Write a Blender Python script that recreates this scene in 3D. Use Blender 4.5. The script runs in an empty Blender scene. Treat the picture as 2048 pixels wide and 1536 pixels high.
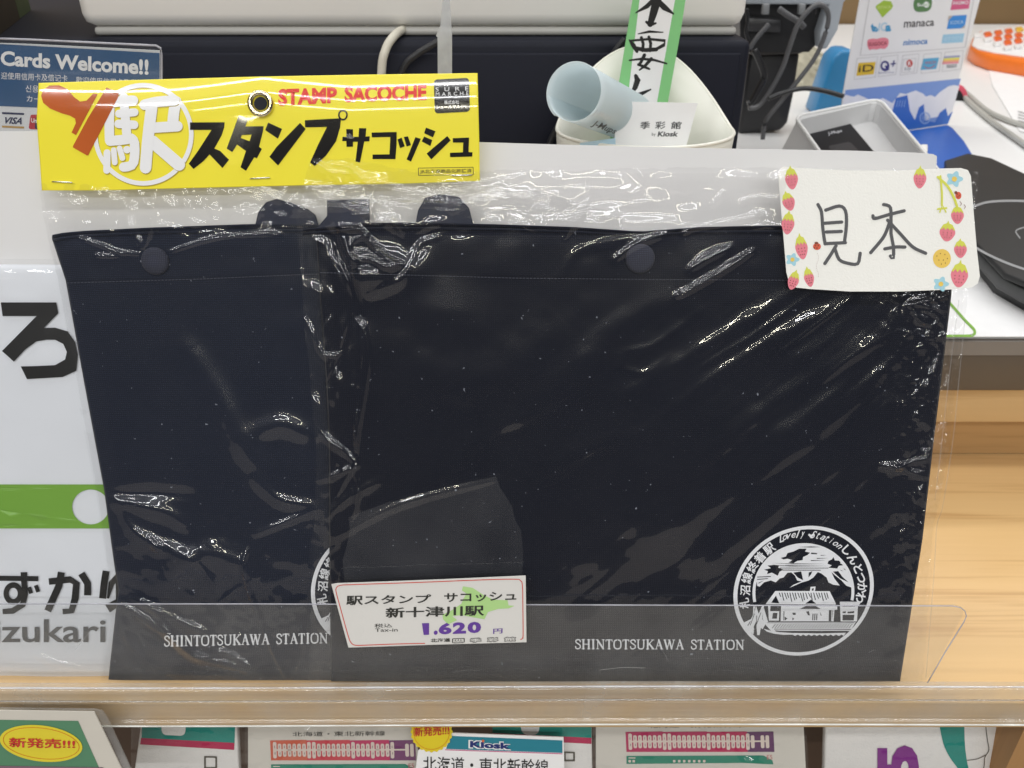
import bpy, bmesh, math, random
import numpy as np
from mathutils import Vector, Matrix
from mathutils.geometry import tessellate_polygon
random.seed(7); RNG = np.random.RandomState(11)
R = math.radians
SC = bpy.context.scene
COL = SC.collection
# ------------------------------------------------------------------ camera
PITCH = 30.0
cam = bpy.data.cameras.new("camera"); camo = bpy.data.objects.new("camera", cam); COL.objects.link(camo)
camo.location = (0, 0, 0); camo.rotation_euler = (R(90 - PITCH), 0, 0)
cam.sensor_width = 36; cam.lens = 29.14; cam.clip_start = 0.01; cam.clip_end = 60
cam.dof.use_dof = True; cam.dof.focus_distance = 0.385; cam.dof.aperture_fstop = 19
SC.camera = camo
# ------------------------------------------------------------------ world and lamps (shop interior)
w = bpy.data.worlds.new("World"); SC.world = w; w.use_nodes = True
bg = w.node_tree.nodes["Background"]; bg.inputs[0].default_value = (0.80, 0.80, 0.84, 1); bg.inputs[1].default_value = 0.065
def area(name, loc, size, power, col=(1, .97, .93), target=None):
    l = bpy.data.lights.new(name, 'AREA'); l.shape = 'RECTANGLE'; l.size, l.size_y = size; l.energy = power; l.color = col
    o = bpy.data.objects.new(name, l); COL.objects.link(o); o.location = loc
    t = Vector(target or (loc[0], loc[1], loc[2] - 1)); d = (t - Vector(loc)).normalized()
    o.rotation_euler = d.to_track_quat('-Z', 'Y').to_euler()
    return o
area("ceiling_glow", (0, -1.2, 1.75), (5.0, 5.0), 22, (.96, .98, 1))
for n_, (y_, z_, p_, c_) in enumerate([(-.85, 1.45, 23, (1, .99, .98)), (-2.2, 1.45, 52, (.98, .985, 1)), (-3.5, 1.45, 56, (.98, .985, 1)), (-4.9, 1.45, 62, (1, .95, .76)), (.5, 1.45, 22, (1, .99, .98)), (1.6, 1.45, 38, (1, .99, .98))]):
    area("ceiling_tube", (0, y_, z_), (4.4, .11), p_, c_)
SC.view_settings.view_transform = 'Standard'; SC.view_settings.look = 'None'; SC.view_settings.exposure = 0.0; SC.view_settings.gamma = 1
SC.cycles.transparent_max_bounces = 40; SC.cycles.max_bounces = 10; SC.cycles.glossy_bounces = 4; SC.cycles.diffuse_bounces = 3
SC.cycles.use_denoising = True; SC.cycles.sample_clamp_indirect = 6
# ------------------------------------------------------------------ pixel rays on real planes
F = 1658.0; cp, sp = math.cos(R(PITCH)), math.sin(R(PITCH))
def rays(px, py):
    px = np.asarray(px, float); py = np.asarray(py, float)
    a = (px - 1024) / F; b = (768 - py) / F
    return np.stack([a, cp + b * sp, -sp + b * cp], -1)
class Plane:
    def __init__(s, p0, n, h=None):
        s.p0 = np.array(p0, float); s.n = np.array(n, float); s.n /= np.linalg.norm(s.n); s.h = h
    def hit(s, px, py, off=0.0):
        px = np.asarray(px, float); py = np.asarray(py, float)
        d = rays(px, py); t = (s.p0 @ s.n) / (d @ s.n); P = d * t[..., None]
        o = off + (s.h(px, py) if s.h else 0.0)
        o = np.broadcast_to(o, px.shape)
        # slide along the view ray so that the outline stays put while the sheet moves off its plane
        k = o / (d @ s.n)
        return P + d * k[..., None]
    def at(s, px, py, off=0.0): return Vector(s.hit([px], [py], off)[0])
def moved(pl, off, h=None): return Plane(pl.p0 + pl.n * off, pl.n, h)
def zplane(z): return Plane((0, 0, z), (0, 0, 1))
def yplane(y): return Plane((0, y, 0), (0, -1, 0))
class Cyl:
    def __init__(s, A, B, r): s.A = np.array(A); s.d = np.array(B) - s.A; s.d /= np.linalg.norm(s.d); s.r = r
    def hit(s, px, py, off=0.0):
        D = rays(px, py); r = s.r + off
        Dp = D - (D @ s.d)[..., None] * s.d; O = -s.A; Op = O - (O @ s.d) * s.d
        a = (Dp * Dp).sum(-1); b = 2 * (Dp @ Op); c = Op @ Op - r * r
        disc = np.maximum(b * b - 4 * a * c, 0); t = (-b - np.sqrt(disc)) / (2 * a)
        return D * t[..., None]
    h = True
N15 = (0, -math.cos(R(15)), math.sin(R(15)))
P0 = (0, 0.38 * cp, -0.38 * sp)
BAG = Plane(P0, N15)
def B(mm, h=None): return moved(BAG, mm / 1000., h)
SHELF_Z = -0.3472; TOP_Z = -0.2455
# ------------------------------------------------------------------ objects
ORG = {}
def tag(o, label=None, cat=None, group=None, kind=None):
    if label: o['label'] = label
    if cat: o['category'] = cat
    if group: o['group'] = group
    if kind: o['kind'] = kind
    return o
def thing(name, label, cat, loc, group=None, kind=None):
    o = bpy.data.objects.new(name, None); COL.objects.link(o); o.location = loc; o.empty_display_size = .01
    ORG[o.name] = Vector(loc); return tag(o, label, cat, group, kind)
def mesh(name, V, Fc, m, parent=None, smooth=False, label=None, cat=None, group=None, kind=None, loc=None):
    V = np.asarray(V, float)
    if parent is not None: org = ORG[parent.name]
    else: org = Vector(loc) if loc is not None else Vector((float((V[:, 0].min() + V[:, 0].max()) / 2), float(V[:, 1].mean()), float(V[:, 2].min())))
    V = V - np.array(org)
    me = bpy.data.meshes.new(name)
    if isinstance(Fc, np.ndarray):
        n, k = Fc.shape
        me.vertices.add(len(V)); me.vertices.foreach_set('co', V.astype(np.float32).ravel())
        me.loops.add(n * k); me.loops.foreach_set('vertex_index', Fc.astype(np.int32).ravel())
        me.polygons.add(n); me.polygons.foreach_set('loop_start', np.arange(0, n * k, k, dtype=np.int32))
        me.update(calc_edges=True); me.validate()
    else:
        me.from_pydata([tuple(v) for v in V], [], Fc); me.update()
    if smooth: me.polygons.foreach_set('use_smooth', [True] * len(me.polygons))
    if m: me.materials.append(m)
    o = bpy.data.objects.new(name, me); COL.objects.link(o)
    if parent is not None: o.parent = parent
    else: o.location = org
    ORG[o.name] = org
    return tag(o, label, cat, group, kind)
def bev(o, w_, seg=2):
    b = o.modifiers.new("bevel", 'BEVEL'); b.width = w_; b.segments = seg; b.limit_method = 'ANGLE'; b.angle_limit = R(35)
    for p in o.data.polygons: p.use_smooth = True
    return o
def box(name, lo, hi, m, parent=None, bevel=0, rz=0, **k):
    x0, y0, z0 = lo; x1, y1, z1 = hi
    V = [(x, y, z) for x in (x0, x1) for y in (y0, y1) for z in (z0, z1)]
    if rz:
        c = Vector(((x0 + x1) / 2, (y0 + y1) / 2, 0)); M = Matrix.Rotation(rz, 3, 'Z')
        V = [tuple(M @ (Vector(v) - c) + c) for v in V]
    Fc = [(0, 1, 3, 2), (4, 6, 7, 5), (0, 4, 5, 1), (2, 3, 7, 6), (0, 2, 6, 4), (1, 5, 7, 3)]
    o = mesh(name, V, Fc, m, parent, **k)
    if bevel: bev(o, bevel)
    return o
def prism(name, pts, direction, m, parent=None, bevel=0, smooth=False, **k):
    """closed loop of 3D points pushed along a vector"""
    n = len(pts); d = Vector(direction); P = [Vector(p) for p in pts]
    V = [tuple(p) for p in P] + [tuple(p + d) for p in P]
    Fc = [tuple(range(n)), tuple(range(2 * n - 1, n - 1, -1))] + [(i, i + n, (i + 1) % n + n, (i + 1) % n) for i in range(n)]
    o = mesh(name, V, Fc, m, parent, smooth=smooth, **k)
    bm = bmesh.new(); bm.from_mesh(o.data); bmesh.ops.recalc_face_normals(bm, faces=bm.faces); bm.to_mesh(o.data); bm.free()
    if bevel: bev(o, bevel)
    return o
def tube_data(pts, r, seg=10, closed=False):
    P = [Vector(p) for p in pts]; n = len(P); V = []; Fc = []
    up = Vector((0, 0, 1))
    for i in range(n):
        t = (P[(i + 1) % n] - P[i - 1]) if closed else (P[min(i + 1, n - 1)] - P[max(i - 1, 0)])
        t.normalize(); a = t.cross(up)
        if a.length < .1: a = t.cross(Vector((1, 0, 0)))
        a.normalize(); b = t.cross(a); rr = r[i] if hasattr(r, '__len__') else r
        for k in range(seg):
            an = 2 * math.pi * k / seg; V.append(tuple(P[i] + (a * math.cos(an) + b * math.sin(an)) * rr))
    for i in range(n if closed else n - 1):
        j = (i + 1) % n
        for k in range(seg): Fc.append((i * seg + k, i * seg + (k + 1) % seg, j * seg + (k + 1) % seg, j * seg + k))
    if not closed: Fc += [tuple(range(seg))[::-1], tuple(range((n - 1) * seg, n * seg))]
    return V, Fc
def spline(pts, n=40):
    P = np.array([tuple(p) for p in pts], float); P = np.vstack([2 * P[0] - P[1], P, 2 * P[-1] - P[-2]]); out = []
    m = len(P) - 3; per = max(2, n // m)
    for i in range(m):
        p0, p1, p2, p3 = P[i:i + 4]
        for k in range(per):
            t = k / per
            out.append(.5 * ((2 * p1) + (-p0 + p2) * t + (2 * p0 - 5 * p1 + 4 * p2 - p3) * t * t + (-p0 + 3 * p1 - 3 * p2 + p3) * t ** 3))
    out.append(P[-2]); return [tuple(p) for p in out]
def tube(name, pts, r, m, parent=None, seg=10, closed=False, **k):
    V, Fc = tube_data(pts, r, seg, closed); return mesh(name, V, Fc, m, parent, smooth=True, **k)
# flat print: loops in pixels -> triangles on a surface
def tess(loops):
    pts = [Vector((x, y, 0)) for lp in loops for (x, y) in lp]
    tri = tessellate_polygon([[Vector((x, y, 0)) for (x, y) in lp] for lp in loops])
    return [(p.x, p.y) for p in pts], [tuple(t) for t in tri]
INK_N = [0]
def ink(name, polys, surf, off, m, parent, sub=0, **k):
    """polys: list of [outer, hole, ...] in pixels"""
    V2 = []; Fc = []; lay = []
    for i, loops in enumerate(polys):
        p, t = tess(loops); b = len(V2); V2 += p; lay += [i % 6] * len(p); Fc += [(x + b, y + b, z + b) for x, y, z in t]
    return ink_raw(name, V2, Fc, lay, surf, off, m, parent, sub, **k)
def ink_raw(name, V2, Fc, lay, surf, off, m, parent, sub=0, **k):
    if sub:
        bm = bmesh.new(); vs = [bm.verts.new((x, y, l)) for (x, y), l in zip(V2, lay)]
        for f in Fc:
            try: bm.faces.new([vs[i] for i in f])
            except ValueError: pass
        for _ in range(5):
            es = [e for e in bm.edges if (e.verts[0].co - e.verts[1].co).length > sub]
            if not es: break
            bmesh.ops.subdivide_edges(bm, edges=es, cuts=1)
            bmesh.ops.triangulate(bm, faces=bm.faces)
        bm.verts.ensure_lookup_table(); bm.verts.index_update()
        V2 = [(v.co.x, v.co.y) for v in bm.verts]; lay = [v.co.z for v in bm.verts]
        Fc = [tuple(v.index for v in f.verts) for f in bm.faces]; bm.free()
    A = np.array(V2, float); P = surf.hit(A[:, 0], A[:, 1], off / 1000. + np.array(lay) * 1.5e-5)
    tr = np.array(Fc, int)
    c = np.cross(P[tr[:, 1]] - P[tr[:, 0]], P[tr[:, 2]] - P[tr[:, 0]]); bad = (c * P[tr[:, 0]]).sum(1) > 0
    tr[bad] = tr[bad][:, ::-1]
    return mesh(name, P, tr, m, parent, **k)
def stroke(pts, wd, cap=True, n=5):
    """outline loop of a pen stroke"""
    P = [Vector((x, y)) for x, y in pts]; L = []; Rr = []
    m = len(P)
    for i in range(m):
        w_ = wd[i] if hasattr(wd, '__len__') else wd
        t = (P[min(i + 1, m - 1)] - P[max(i - 1, 0)]).normalized(); nn = Vector((-t.y, t.x)) * w_ / 2
        L.append(P[i] + nn); Rr.append(P[i] - nn)
    def capf(c, t, w_):
        out = []
        for k in range(1, n):
            a = math.pi * k / n; base = math.atan2(t.x, -t.y)  # direction of nn
            out.append(c + Vector((math.cos(base - a), math.sin(base - a))) * w_ / 2)
        return out
    w0 = wd[0] if hasattr(wd, '__len__') else wd; w1 = wd[-1] if hasattr(wd, '__len__') else wd
    tE = (P[-1] - P[-2]).normalized(); tS = (P[0] - P[1]).normalized()
    lp = L + (capf(P[-1], tE, w1) if cap else []) + Rr[::-1] + (capf(P[0], tS, w0) if cap else [])
    return [(v.x, v.y) for v in lp]
def sm(pts, n=14): return [(a, b) for a, b, _ in spline([(x, y, 0) for x, y in pts], n)]
def ell(cx, cy, rx, ry, n=40, k=0.0, a0=0, a1=360):
    full = abs(a1 - a0) >= 360
    return [(cx + rx * math.cos(R(a0 + (a1 - a0) * i / (n if full else n - 1))) + k * ry * math.sin(R(a0 + (a1 - a0) * i / (n if full else n - 1))), cy + ry * math.sin(R(a0 + (a1 - a0) * i / (n if full else n - 1)))) for i in range(n)]
def rrect(quad, r=.15, n=5):
    """rounded quad, r as share of the short side"""
    q = [Vector(p) for p in quad]; out = []
    for i in range(4):
        c = q[i]; a = q[i - 1] - c; b = q[(i + 1) % 4] - c
        rr = r * min(a.length, b.length, (q[2] - q[1]).length)
        pa = c + a.normalized() * rr; pb = c + b.normalized() * rr
        for k in range(n + 1):
            t = k / n; out.append(tuple(pa * (1 - t) ** 2 + c * 2 * t * (1 - t) + pb * t * t))
    return out
def Z(ox, oy, s): return lambda L: [(ox + x / s, oy + y / s) for x, y in L]
_TC = {}
def glyphs(s, bold=0.0, shear=0.0, spacing=1.0):
    key = (s, bold, shear, spacing); fat = 0
    if bold > .011 and any(ord(ch_) > 0x3400 for ch_ in s): fat = bold * .8; bold = .008
    if key not in _TC:
        c = bpy.data.curves.new("t", 'FONT'); c.body = s; c.size = 1; c.offset = bold; c.shear = shear; c.space_character = spacing
        c.resolution_u = 3; c.fill_mode = 'FRONT'
        o = bpy.data.objects.new("t", c); COL.objects.link(o); bpy.context.view_layer.update()
        me = o.evaluated_get(bpy.context.evaluated_depsgraph_get()).to_mesh()
        V = [(v.co.x, v.co.y) for v in me.vertices]; Fc = []
        me.calc_loop_triangles(); Fc = [tuple(t.vertices) for t in me.loop_triangles]
        bpy.data.objects.remove(o); bpy.data.curves.remove(c)
        A = np.array(V) if V else np.zeros((1, 2)); lay = [0] * len(V)
        if fat and V:
            n0 = len(V); F0 = list(Fc); A0 = A.copy()
            for q_, (dx, dy) in enumerate(((-fat, 0), (fat, 0), (0, fat * .7), (0, -fat * .7))):
                A = np.vstack([A, A0 + np.array([dx, dy])]); Fc = Fc + [tuple(i_ + n0 * (q_ + 1) for i_ in f) for f in F0]; lay += [q_ + 1] * n0
        _TC[key] = (A, Fc, lay)
    return _TC[key]
def text_pts(s, quad, bold=0, shear=0, spacing=1, cell=False):
    A, Fc, lay = glyphs(s, bold, shear, spacing)
    lo, hi = A.min(0), A.max(0)
    if cell: lo = np.array([0., -.12]); hi = np.array([1.0 * len(s), .88])
    U = (A[:, 0] - lo[0]) / max(hi[0] - lo[0], 1e-6); W = 1 - (A[:, 1] - lo[1]) / max(hi[1] - lo[1], 1e-6)
    q = np.array(quad, float)
    P = ((1 - U) * (1 - W))[:, None] * q[0] + (U * (1 - W))[:, None] * q[1] + (U * W)[:, None] * q[2] + ((1 - U) * W)[:, None] * q[3]
    return [tuple(p) for p in P], Fc, lay
def text(s, quad, surf, off, m, parent, bold=0.0, shear=0.0, spacing=1.0, sub=0, name='lettering', cell=False, **k):
    if len(quad) == 2:
        (x0, y0), (x1, y1) = quad; quad = [(x0, y0), (x1, y0), (x1, y1), (x0, y1)]
    V, Fc, lay = text_pts(s, quad, bold, shear, spacing, cell)
    return ink_raw(name, V, Fc, lay, surf, off, m, parent, sub, **k)
# thin sheet (paper, card, acrylic) with thickness, outline in pixels
def sheet(name, loop, surf, off, th, m, parent=None, sub=0, bevel=0, **k):
    V2, Fc = tess([loop]); lay = [0] * len(V2)
    if sub:
        bm = bmesh.new(); vs = [bm.verts.new((x, y, 0)) for x, y in V2]
        for f in Fc: bm.faces.new([vs[i] for i in f])
        for _ in range(6):
            es = [e for e in bm.edges if e.calc_length() > sub]
            if not es: break
            bmesh.ops.subdivide_edges(bm, edges=es, cuts=1); bmesh.ops.triangulate(bm, faces=bm.faces)
        bm.verts.index_update(); V2 = [(v.co.x, v.co.y) for v in bm.verts]
        Fc = [tuple(v.index for v in f.verts) for f in bm.faces]; bm.free()
    A = np.array(V2); Pf = surf.hit(A[:, 0], A[:, 1], off / 1000.)
    nrm = surf.n if isinstance(surf, Plane) else np.array([0, -1., 0])
    Pb = Pf - nrm * th / 1000.
    tr = np.array(Fc); c = np.cross(Pf[tr[:, 1]] - Pf[tr[:, 0]], Pf[tr[:, 2]] - Pf[tr[:, 0]]); bad = (c * Pf[tr[:, 0]]).sum(1) > 0
    tr[bad] = tr[bad][:, ::-1]; n = len(V2)
    cnt = {}
    for f in tr:
        for a, b in ((f[0], f[1]), (f[1], f[2]), (f[2], f[0])): cnt[(a, b)] = 1
    sides = [(a, a + n, b + n, b) for (a, b) in cnt if (b, a) not in cnt]
    Fs = [tuple(int(i) for i in f) for f in tr] + [tuple(int(i) + n for i in f[::-1]) for f in tr] + [tuple(int(i) for i in f) for f in sides]
    o = mesh(name, np.vstack([Pf, Pb]), Fs, m, parent, **k)
    if bevel: bev(o, bevel)
    return o
# value noise
def vnoise(x, y, seed=0, oct=3, gain=.5):
    out = np.zeros(np.broadcast(x, y).shape); a = 1.0
    for o in range(oct):
        g = np.random.RandomState(seed + o * 17).rand(64, 64) * 2 - 1
        xi = np.floor(x).astype(int); yi = np.floor(y).astype(int); fx = x - xi; fy = y - yi
        fx = fx * fx * fx * (fx * (fx * 6 - 15) + 10); fy = fy * fy * fy * (fy * (fy * 6 - 15) + 10)
        G = lambda i, j: g[i % 64, j % 64]
        out += a * ((G(xi, yi) * (1 - fx) + G(xi + 1, yi) * fx) * (1 - fy) + (G(xi, yi + 1) * (1 - fx) + G(xi + 1, yi + 1) * fx) * fy)
        a *= gain; x = x * 2.03 + 5.1; y = y * 2.03 + 3.7
    return out
def ridges(px, py, L):
    """L: (polyline, width px, amplitude mm, power)"""
    h = np.zeros(px.shape)
    for pl, wd, amp in L:
        pts = np.array(sm(pl, 12) if len(pl) > 2 else pl, float); best = np.full(px.shape, 1e9); par = np.zeros(px.shape)
        n = len(pts) - 1
        for i in range(n):
            a, b = pts[i], pts[i + 1]; ab = b - a; l2 = max(ab @ ab, 1e-6)
            t = np.clip(((px - a[0]) * ab[0] + (py - a[1]) * ab[1]) / l2, 0, 1)
            d = np.hypot(px - a[0] - t * ab[0], py - a[1] - t * ab[1]); mk = d < best
            best = np.where(mk, d, best); par = np.where(mk, (i + t) / n, par)
        tap = np.sin(np.pi * np.clip(par * .92 + .04, 0, 1)) ** .5
        h += amp * tap * np.exp(-(best / wd) ** 2)
    return h
def curve1(pts):
    xs = [p[0] for p in pts]; ys = [p[1] for p in pts]
    return lambda v: np.interp(v, xs, ys)
def gridsheet(name, left, right, top, bot, surf, nx, ny, m, parent, hfun=None, edge_noise=0, back=None, kind=None, smooth=True, **k):
    """left/right: x as a function of y, top/bot: y as a function of x; back: thickness mm gives a closed cushion"""
    u = np.linspace(0, 1, nx); v = np.linspace(0, 1, ny); U, W = np.meshgrid(u, v)
    Lx = curve1(left); Rx = curve1(right); Ty = curve1(top); By = curve1(bot)
    y = 300 + W * 1000
    for _ in range(6):
        x = Lx(y) * (1 - U) + Rx(y) * U; y = Ty(x) * (1 - W) + By(x) * W
    if edge_noise: x = x + edge_noise * vnoise(y / 22., U * 0 + 1.5, 5) * (np.abs(U - .5) * 2) ** 8
    if edge_noise: y = y + edge_noise * vnoise(x / 25., W * 0 + 7.5, 9) * np.clip(1 - W * 30, 0, 1)
    h = hfun(x, y, U, W) if hfun else 0 * x
    P = surf.hit(x, y, h / 1000.).reshape(-1, 3)
    i = np.arange(ny - 1)[:, None] * nx + np.arange(nx - 1)[None, :]
    Q = np.stack([i, i + nx, i + nx + 1, i + 1], -1).reshape(-1, 4)
    if back:
        nb = surf.n * back / 1000.; Pb = surf.hit(x, y, 0 * x).reshape(-1, 3) - nb
        n = len(P); ring = list(range(nx)) + [r * nx + nx - 1 for r in range(1, ny)] + [(ny - 1) * nx + c for c in range(nx - 2, -1, -1)] + [r * nx for r in range(ny - 2, 0, -1)]
        ring = np.array(ring); rn = np.roll(ring, -1)
        S = np.stack([ring, rn, rn + n, ring + n], -1)
        Q = np.vstack([Q, Q[:, ::-1] + n, S]); P = np.vstack([P, Pb])
    return mesh(name, P, Q, m, parent, smooth=smooth, kind=kind, **k)
# ------------------------------------------------------------------ materials
def srgb(r, g, b):
    f = lambda c: (c / 255 / 12.92) if c / 255 <= .04045 else ((c / 255 + .055) / 1.055) ** 2.4
    return (f(r), f(g), f(b), 1)
_M = {}
def mat(name, col, rough=.5, var=.06, scale=60, bump=0.0, bscale=800, metal=0, spec=.5, coat=0, sss=0, trans=0):
    if name in _M: return _M[name]
    m = bpy.data.materials.new(name); m.use_nodes = True; nt = m.node_tree; p = nt.nodes["Principled BSDF"]; _M[name] = m
    p.inputs['Roughness'].default_value = rough; p.inputs['Metallic'].default_value = metal; p.inputs['Specular IOR Level'].default_value = spec
    p.inputs['Coat Weight'].default_value = coat; p.inputs['Coat Roughness'].default_value = .035
    tc = nt.nodes.new('ShaderNodeTexCoord'); nz = nt.nodes.new('ShaderNodeTexNoise'); nz.inputs['Scale'].default_value = scale; nz.inputs['Detail'].default_value = 6
    nt.links.new(tc.outputs['Object'], nz.inputs['Vector'])
    mx = nt.nodes.new('ShaderNodeMix'); mx.data_type = 'RGBA'
    c = np.array(col[:3]); mx.inputs[6].default_value = (*np.clip(c * (1 - var), 0, 1), 1); mx.inputs[7].default_value = (*np.clip(c * (1 + var), 0, 1), 1)
    nt.links.new(nz.outputs['Fac'], mx.inputs[0]); nt.links.new(mx.outputs[2], p.inputs['Base Color'])
    if bump:
        n2 = nt.nodes.new('ShaderNodeTexNoise'); n2.inputs['Scale'].default_value = bscale; n2.inputs['Detail'].default_value = 4
        nt.links.new(tc.outputs['Object'], n2.inputs['Vector'])
        bp = nt.nodes.new('ShaderNodeBump'); bp.inputs['Strength'].default_value = bump; bp.inputs['Distance'].default_value = .0005
        nt.links.new(n2.outputs['Fac'], bp.inputs['Height']); nt.links.new(bp.outputs['Normal'], p.inputs['Normal'])
    return m
def clear(name, tint=(.97, .97, .97), haze=.03, rough=.03, ior=1.5, boost=1.0, bump=.0, bscale=150, hazecol=(.8, .8, .8)):
    m = bpy.data.materials.new(name); m.use_nodes = True; nt = m.node_tree; nt.nodes.clear(); _M[name] = m
    out = nt.nodes.new('ShaderNodeOutputMaterial'); tr = nt.nodes.new('ShaderNodeBsdfTransparent'); gl = nt.nodes.new('ShaderNodeBsdfGlossy')
    df = nt.nodes.new('ShaderNodeBsdfDiffuse'); df.inputs[0].default_value = (*hazecol, 1)
    tr.inputs[0].default_value = (*tint, 1); gl.inputs[0].default_value = (1, 1, 1, 1); gl.inputs['Roughness'].default_value = rough
    # sheet reflectance, the same from both sides: F0 + (1 - F0) (1 - |cos|)^5
    f0 = ((ior - 1) / (ior + 1)) ** 2 * boost; geo = nt.nodes.new('ShaderNodeNewGeometry'); dt = nt.nodes.new('ShaderNodeVectorMath'); dt.operation = 'DOT_PRODUCT'
    nt.links.new(geo.outputs['Incoming'], dt.inputs[0]); nt.links.new(geo.outputs['Normal'], dt.inputs[1])
    def mth(op, a_, b_=None, clamp=False):
        q = nt.nodes.new('ShaderNodeMath'); q.operation = op; q.use_clamp = clamp
        for i_, v_ in enumerate((a_, b_)):
            if v_ is None: continue
            if isinstance(v_, (int, float)): q.inputs[i_].default_value = v_
            else: nt.links.new(v_, q.inputs[i_])
        return q.outputs[0]
    om = mth('SUBTRACT', 1.0, mth('ABSOLUTE', dt.outputs['Value']), True)
    mu = mth('ADD', mth('MULTIPLY', mth('POWER', om, 5.0), 1 - f0), f0, True)
    g2 = nt.nodes.new('ShaderNodeBsdfGlossy'); g2.inputs[0].default_value = (1, 1, 1, 1); g2.inputs['Roughness'].default_value = .22; gm = nt.nodes.new('ShaderNodeMixShader'); gm.inputs[0].default_value = .28
    nt.links.new(gl.outputs[0], gm.inputs[1]); nt.links.new(g2.outputs[0], gm.inputs[2])
    m1 = nt.nodes.new('ShaderNodeMixShader'); m2 = nt.nodes.new('ShaderNodeMixShader')
    tc = nt.nodes.new('ShaderNodeTexCoord'); nz = nt.nodes.new('ShaderNodeTexNoise'); nz.inputs['Scale'].default_value = 40; nz.inputs['Detail'].default_value = 5
    nt.links.new(tc.outputs['Object'], nz.inputs['Vector'])
    mr = nt.nodes.new('ShaderNodeMapRange'); mr.inputs[1].default_value = .3; mr.inputs[2].default_value = .75; mr.inputs[3].default_value = haze * .5; mr.inputs[4].default_value = haze * 1.5
    nt.links.new(nz.outputs['Fac'], mr.inputs[0]); nt.links.new(mr.outputs[0], m1.inputs[0]); nt.links.new(tr.outputs[0], m1.inputs[1]); nt.links.new(df.outputs[0], m1.inputs[2])
    nt.links.new(mu, m2.inputs[0]); nt.links.new(m1.outputs[0], m2.inputs[1]); nt.links.new(gm.outputs[0], m2.inputs[2]); nt.links.new(m2.outputs[0], out.inputs[0])
    if bump:
        n2 = nt.nodes.new('ShaderNodeTexNoise'); n2.inputs['Scale'].default_value = bscale; n2.inputs['Detail'].default_value = 3
        nt.links.new(tc.outputs['Object'], n2.inputs['Vector']); bp = nt.nodes.new('ShaderNodeBump'); bp.inputs['Strength'].default_value = bump; bp.inputs['Distance'].default_value = .0006
        nt.links.new(n2.outputs['Fac'], bp.inputs['Height'])
        nt.links.new(bp.outputs['Normal'], gl.inputs['Normal'])
    return m
def fabric(name, col, sc_=900, specks=True):
    m = bpy.data.materials.new(name); m.use_nodes = True; nt = m.node_tree; p = nt.nodes["Principled BSDF"]; _M[name] = m
    p.inputs['Roughness'].default_value = .85; p.inputs['Specular IOR Level'].default_value = .25
    p.inputs['Sheen Weight'].default_value = .08; p.inputs['Sheen Roughness'].default_value = .4
    tc = nt.nodes.new('ShaderNodeTexCoord')
    ws = []
    for dirn in ('X', 'Z'):
        wv = nt.nodes.new('ShaderNodeTexWave'); wv.wave_type = 'BANDS'; wv.bands_direction = dirn; wv.inputs['Scale'].default_value = sc_ / 6.28; wv.inputs['Distortion'].default_value = 1.2; wv.inputs['Detail'].default_value = 1
        wv.inputs['Detail Scale'].default_value = .6
        nt.links.new(tc.outputs['Object'], wv.inputs['Vector']); ws.append(wv)
    mu = nt.nodes.new('ShaderNodeMath'); mu.operation = 'MULTIPLY'; nt.links.new(ws[0].outputs['Fac'], mu.inputs[0]); nt.links.new(ws[1].outputs['Fac'], mu.inputs[1])
    mx = nt.nodes.new('ShaderNodeMix'); mx.data_type = 'RGBA'; c = np.array(col[:3]); mx.inputs[6].default_value = (*(c * .75), 1); mx.inputs[7].default_value = (*(c * 1.6), 1)
    nt.links.new(mu.outputs[0], mx.inputs[0])
    nz = nt.nodes.new('ShaderNodeTexNoise'); nz.inputs['Scale'].default_value = 420; nz.inputs['Detail'].default_value = 2; nt.links.new(tc.outputs['Object'], nz.inputs['Vector'])
    mr = nt.nodes.new('ShaderNodeMapRange'); mr.inputs[1].default_value = .735; mr.inputs[2].default_value = .78; nt.links.new(nz.outputs['Fac'], mr.inputs[0])
    m3 = nt.nodes.new('ShaderNodeMix'); m3.data_type = 'RGBA'; m3.inputs[7].default_value = (.25, .27, .32, 1) if specks else (*c, 1)
    nt.links.new(mr.outputs[0], m3.inputs[0]); nt.links.new(mx.outputs[2], m3.inputs[6]); nt.links.new(m3.outputs[2], p.inputs['Base Color'])
    bp = nt.nodes.new('ShaderNodeBump'); bp.inputs['Strength'].default_value = .5; bp.inputs['Distance'].default_value = .0003
    nt.links.new(mu.outputs[0], bp.inputs['Height']); nt.links.new(bp.outputs['Normal'], p.inputs['Normal'])
    return m
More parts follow.
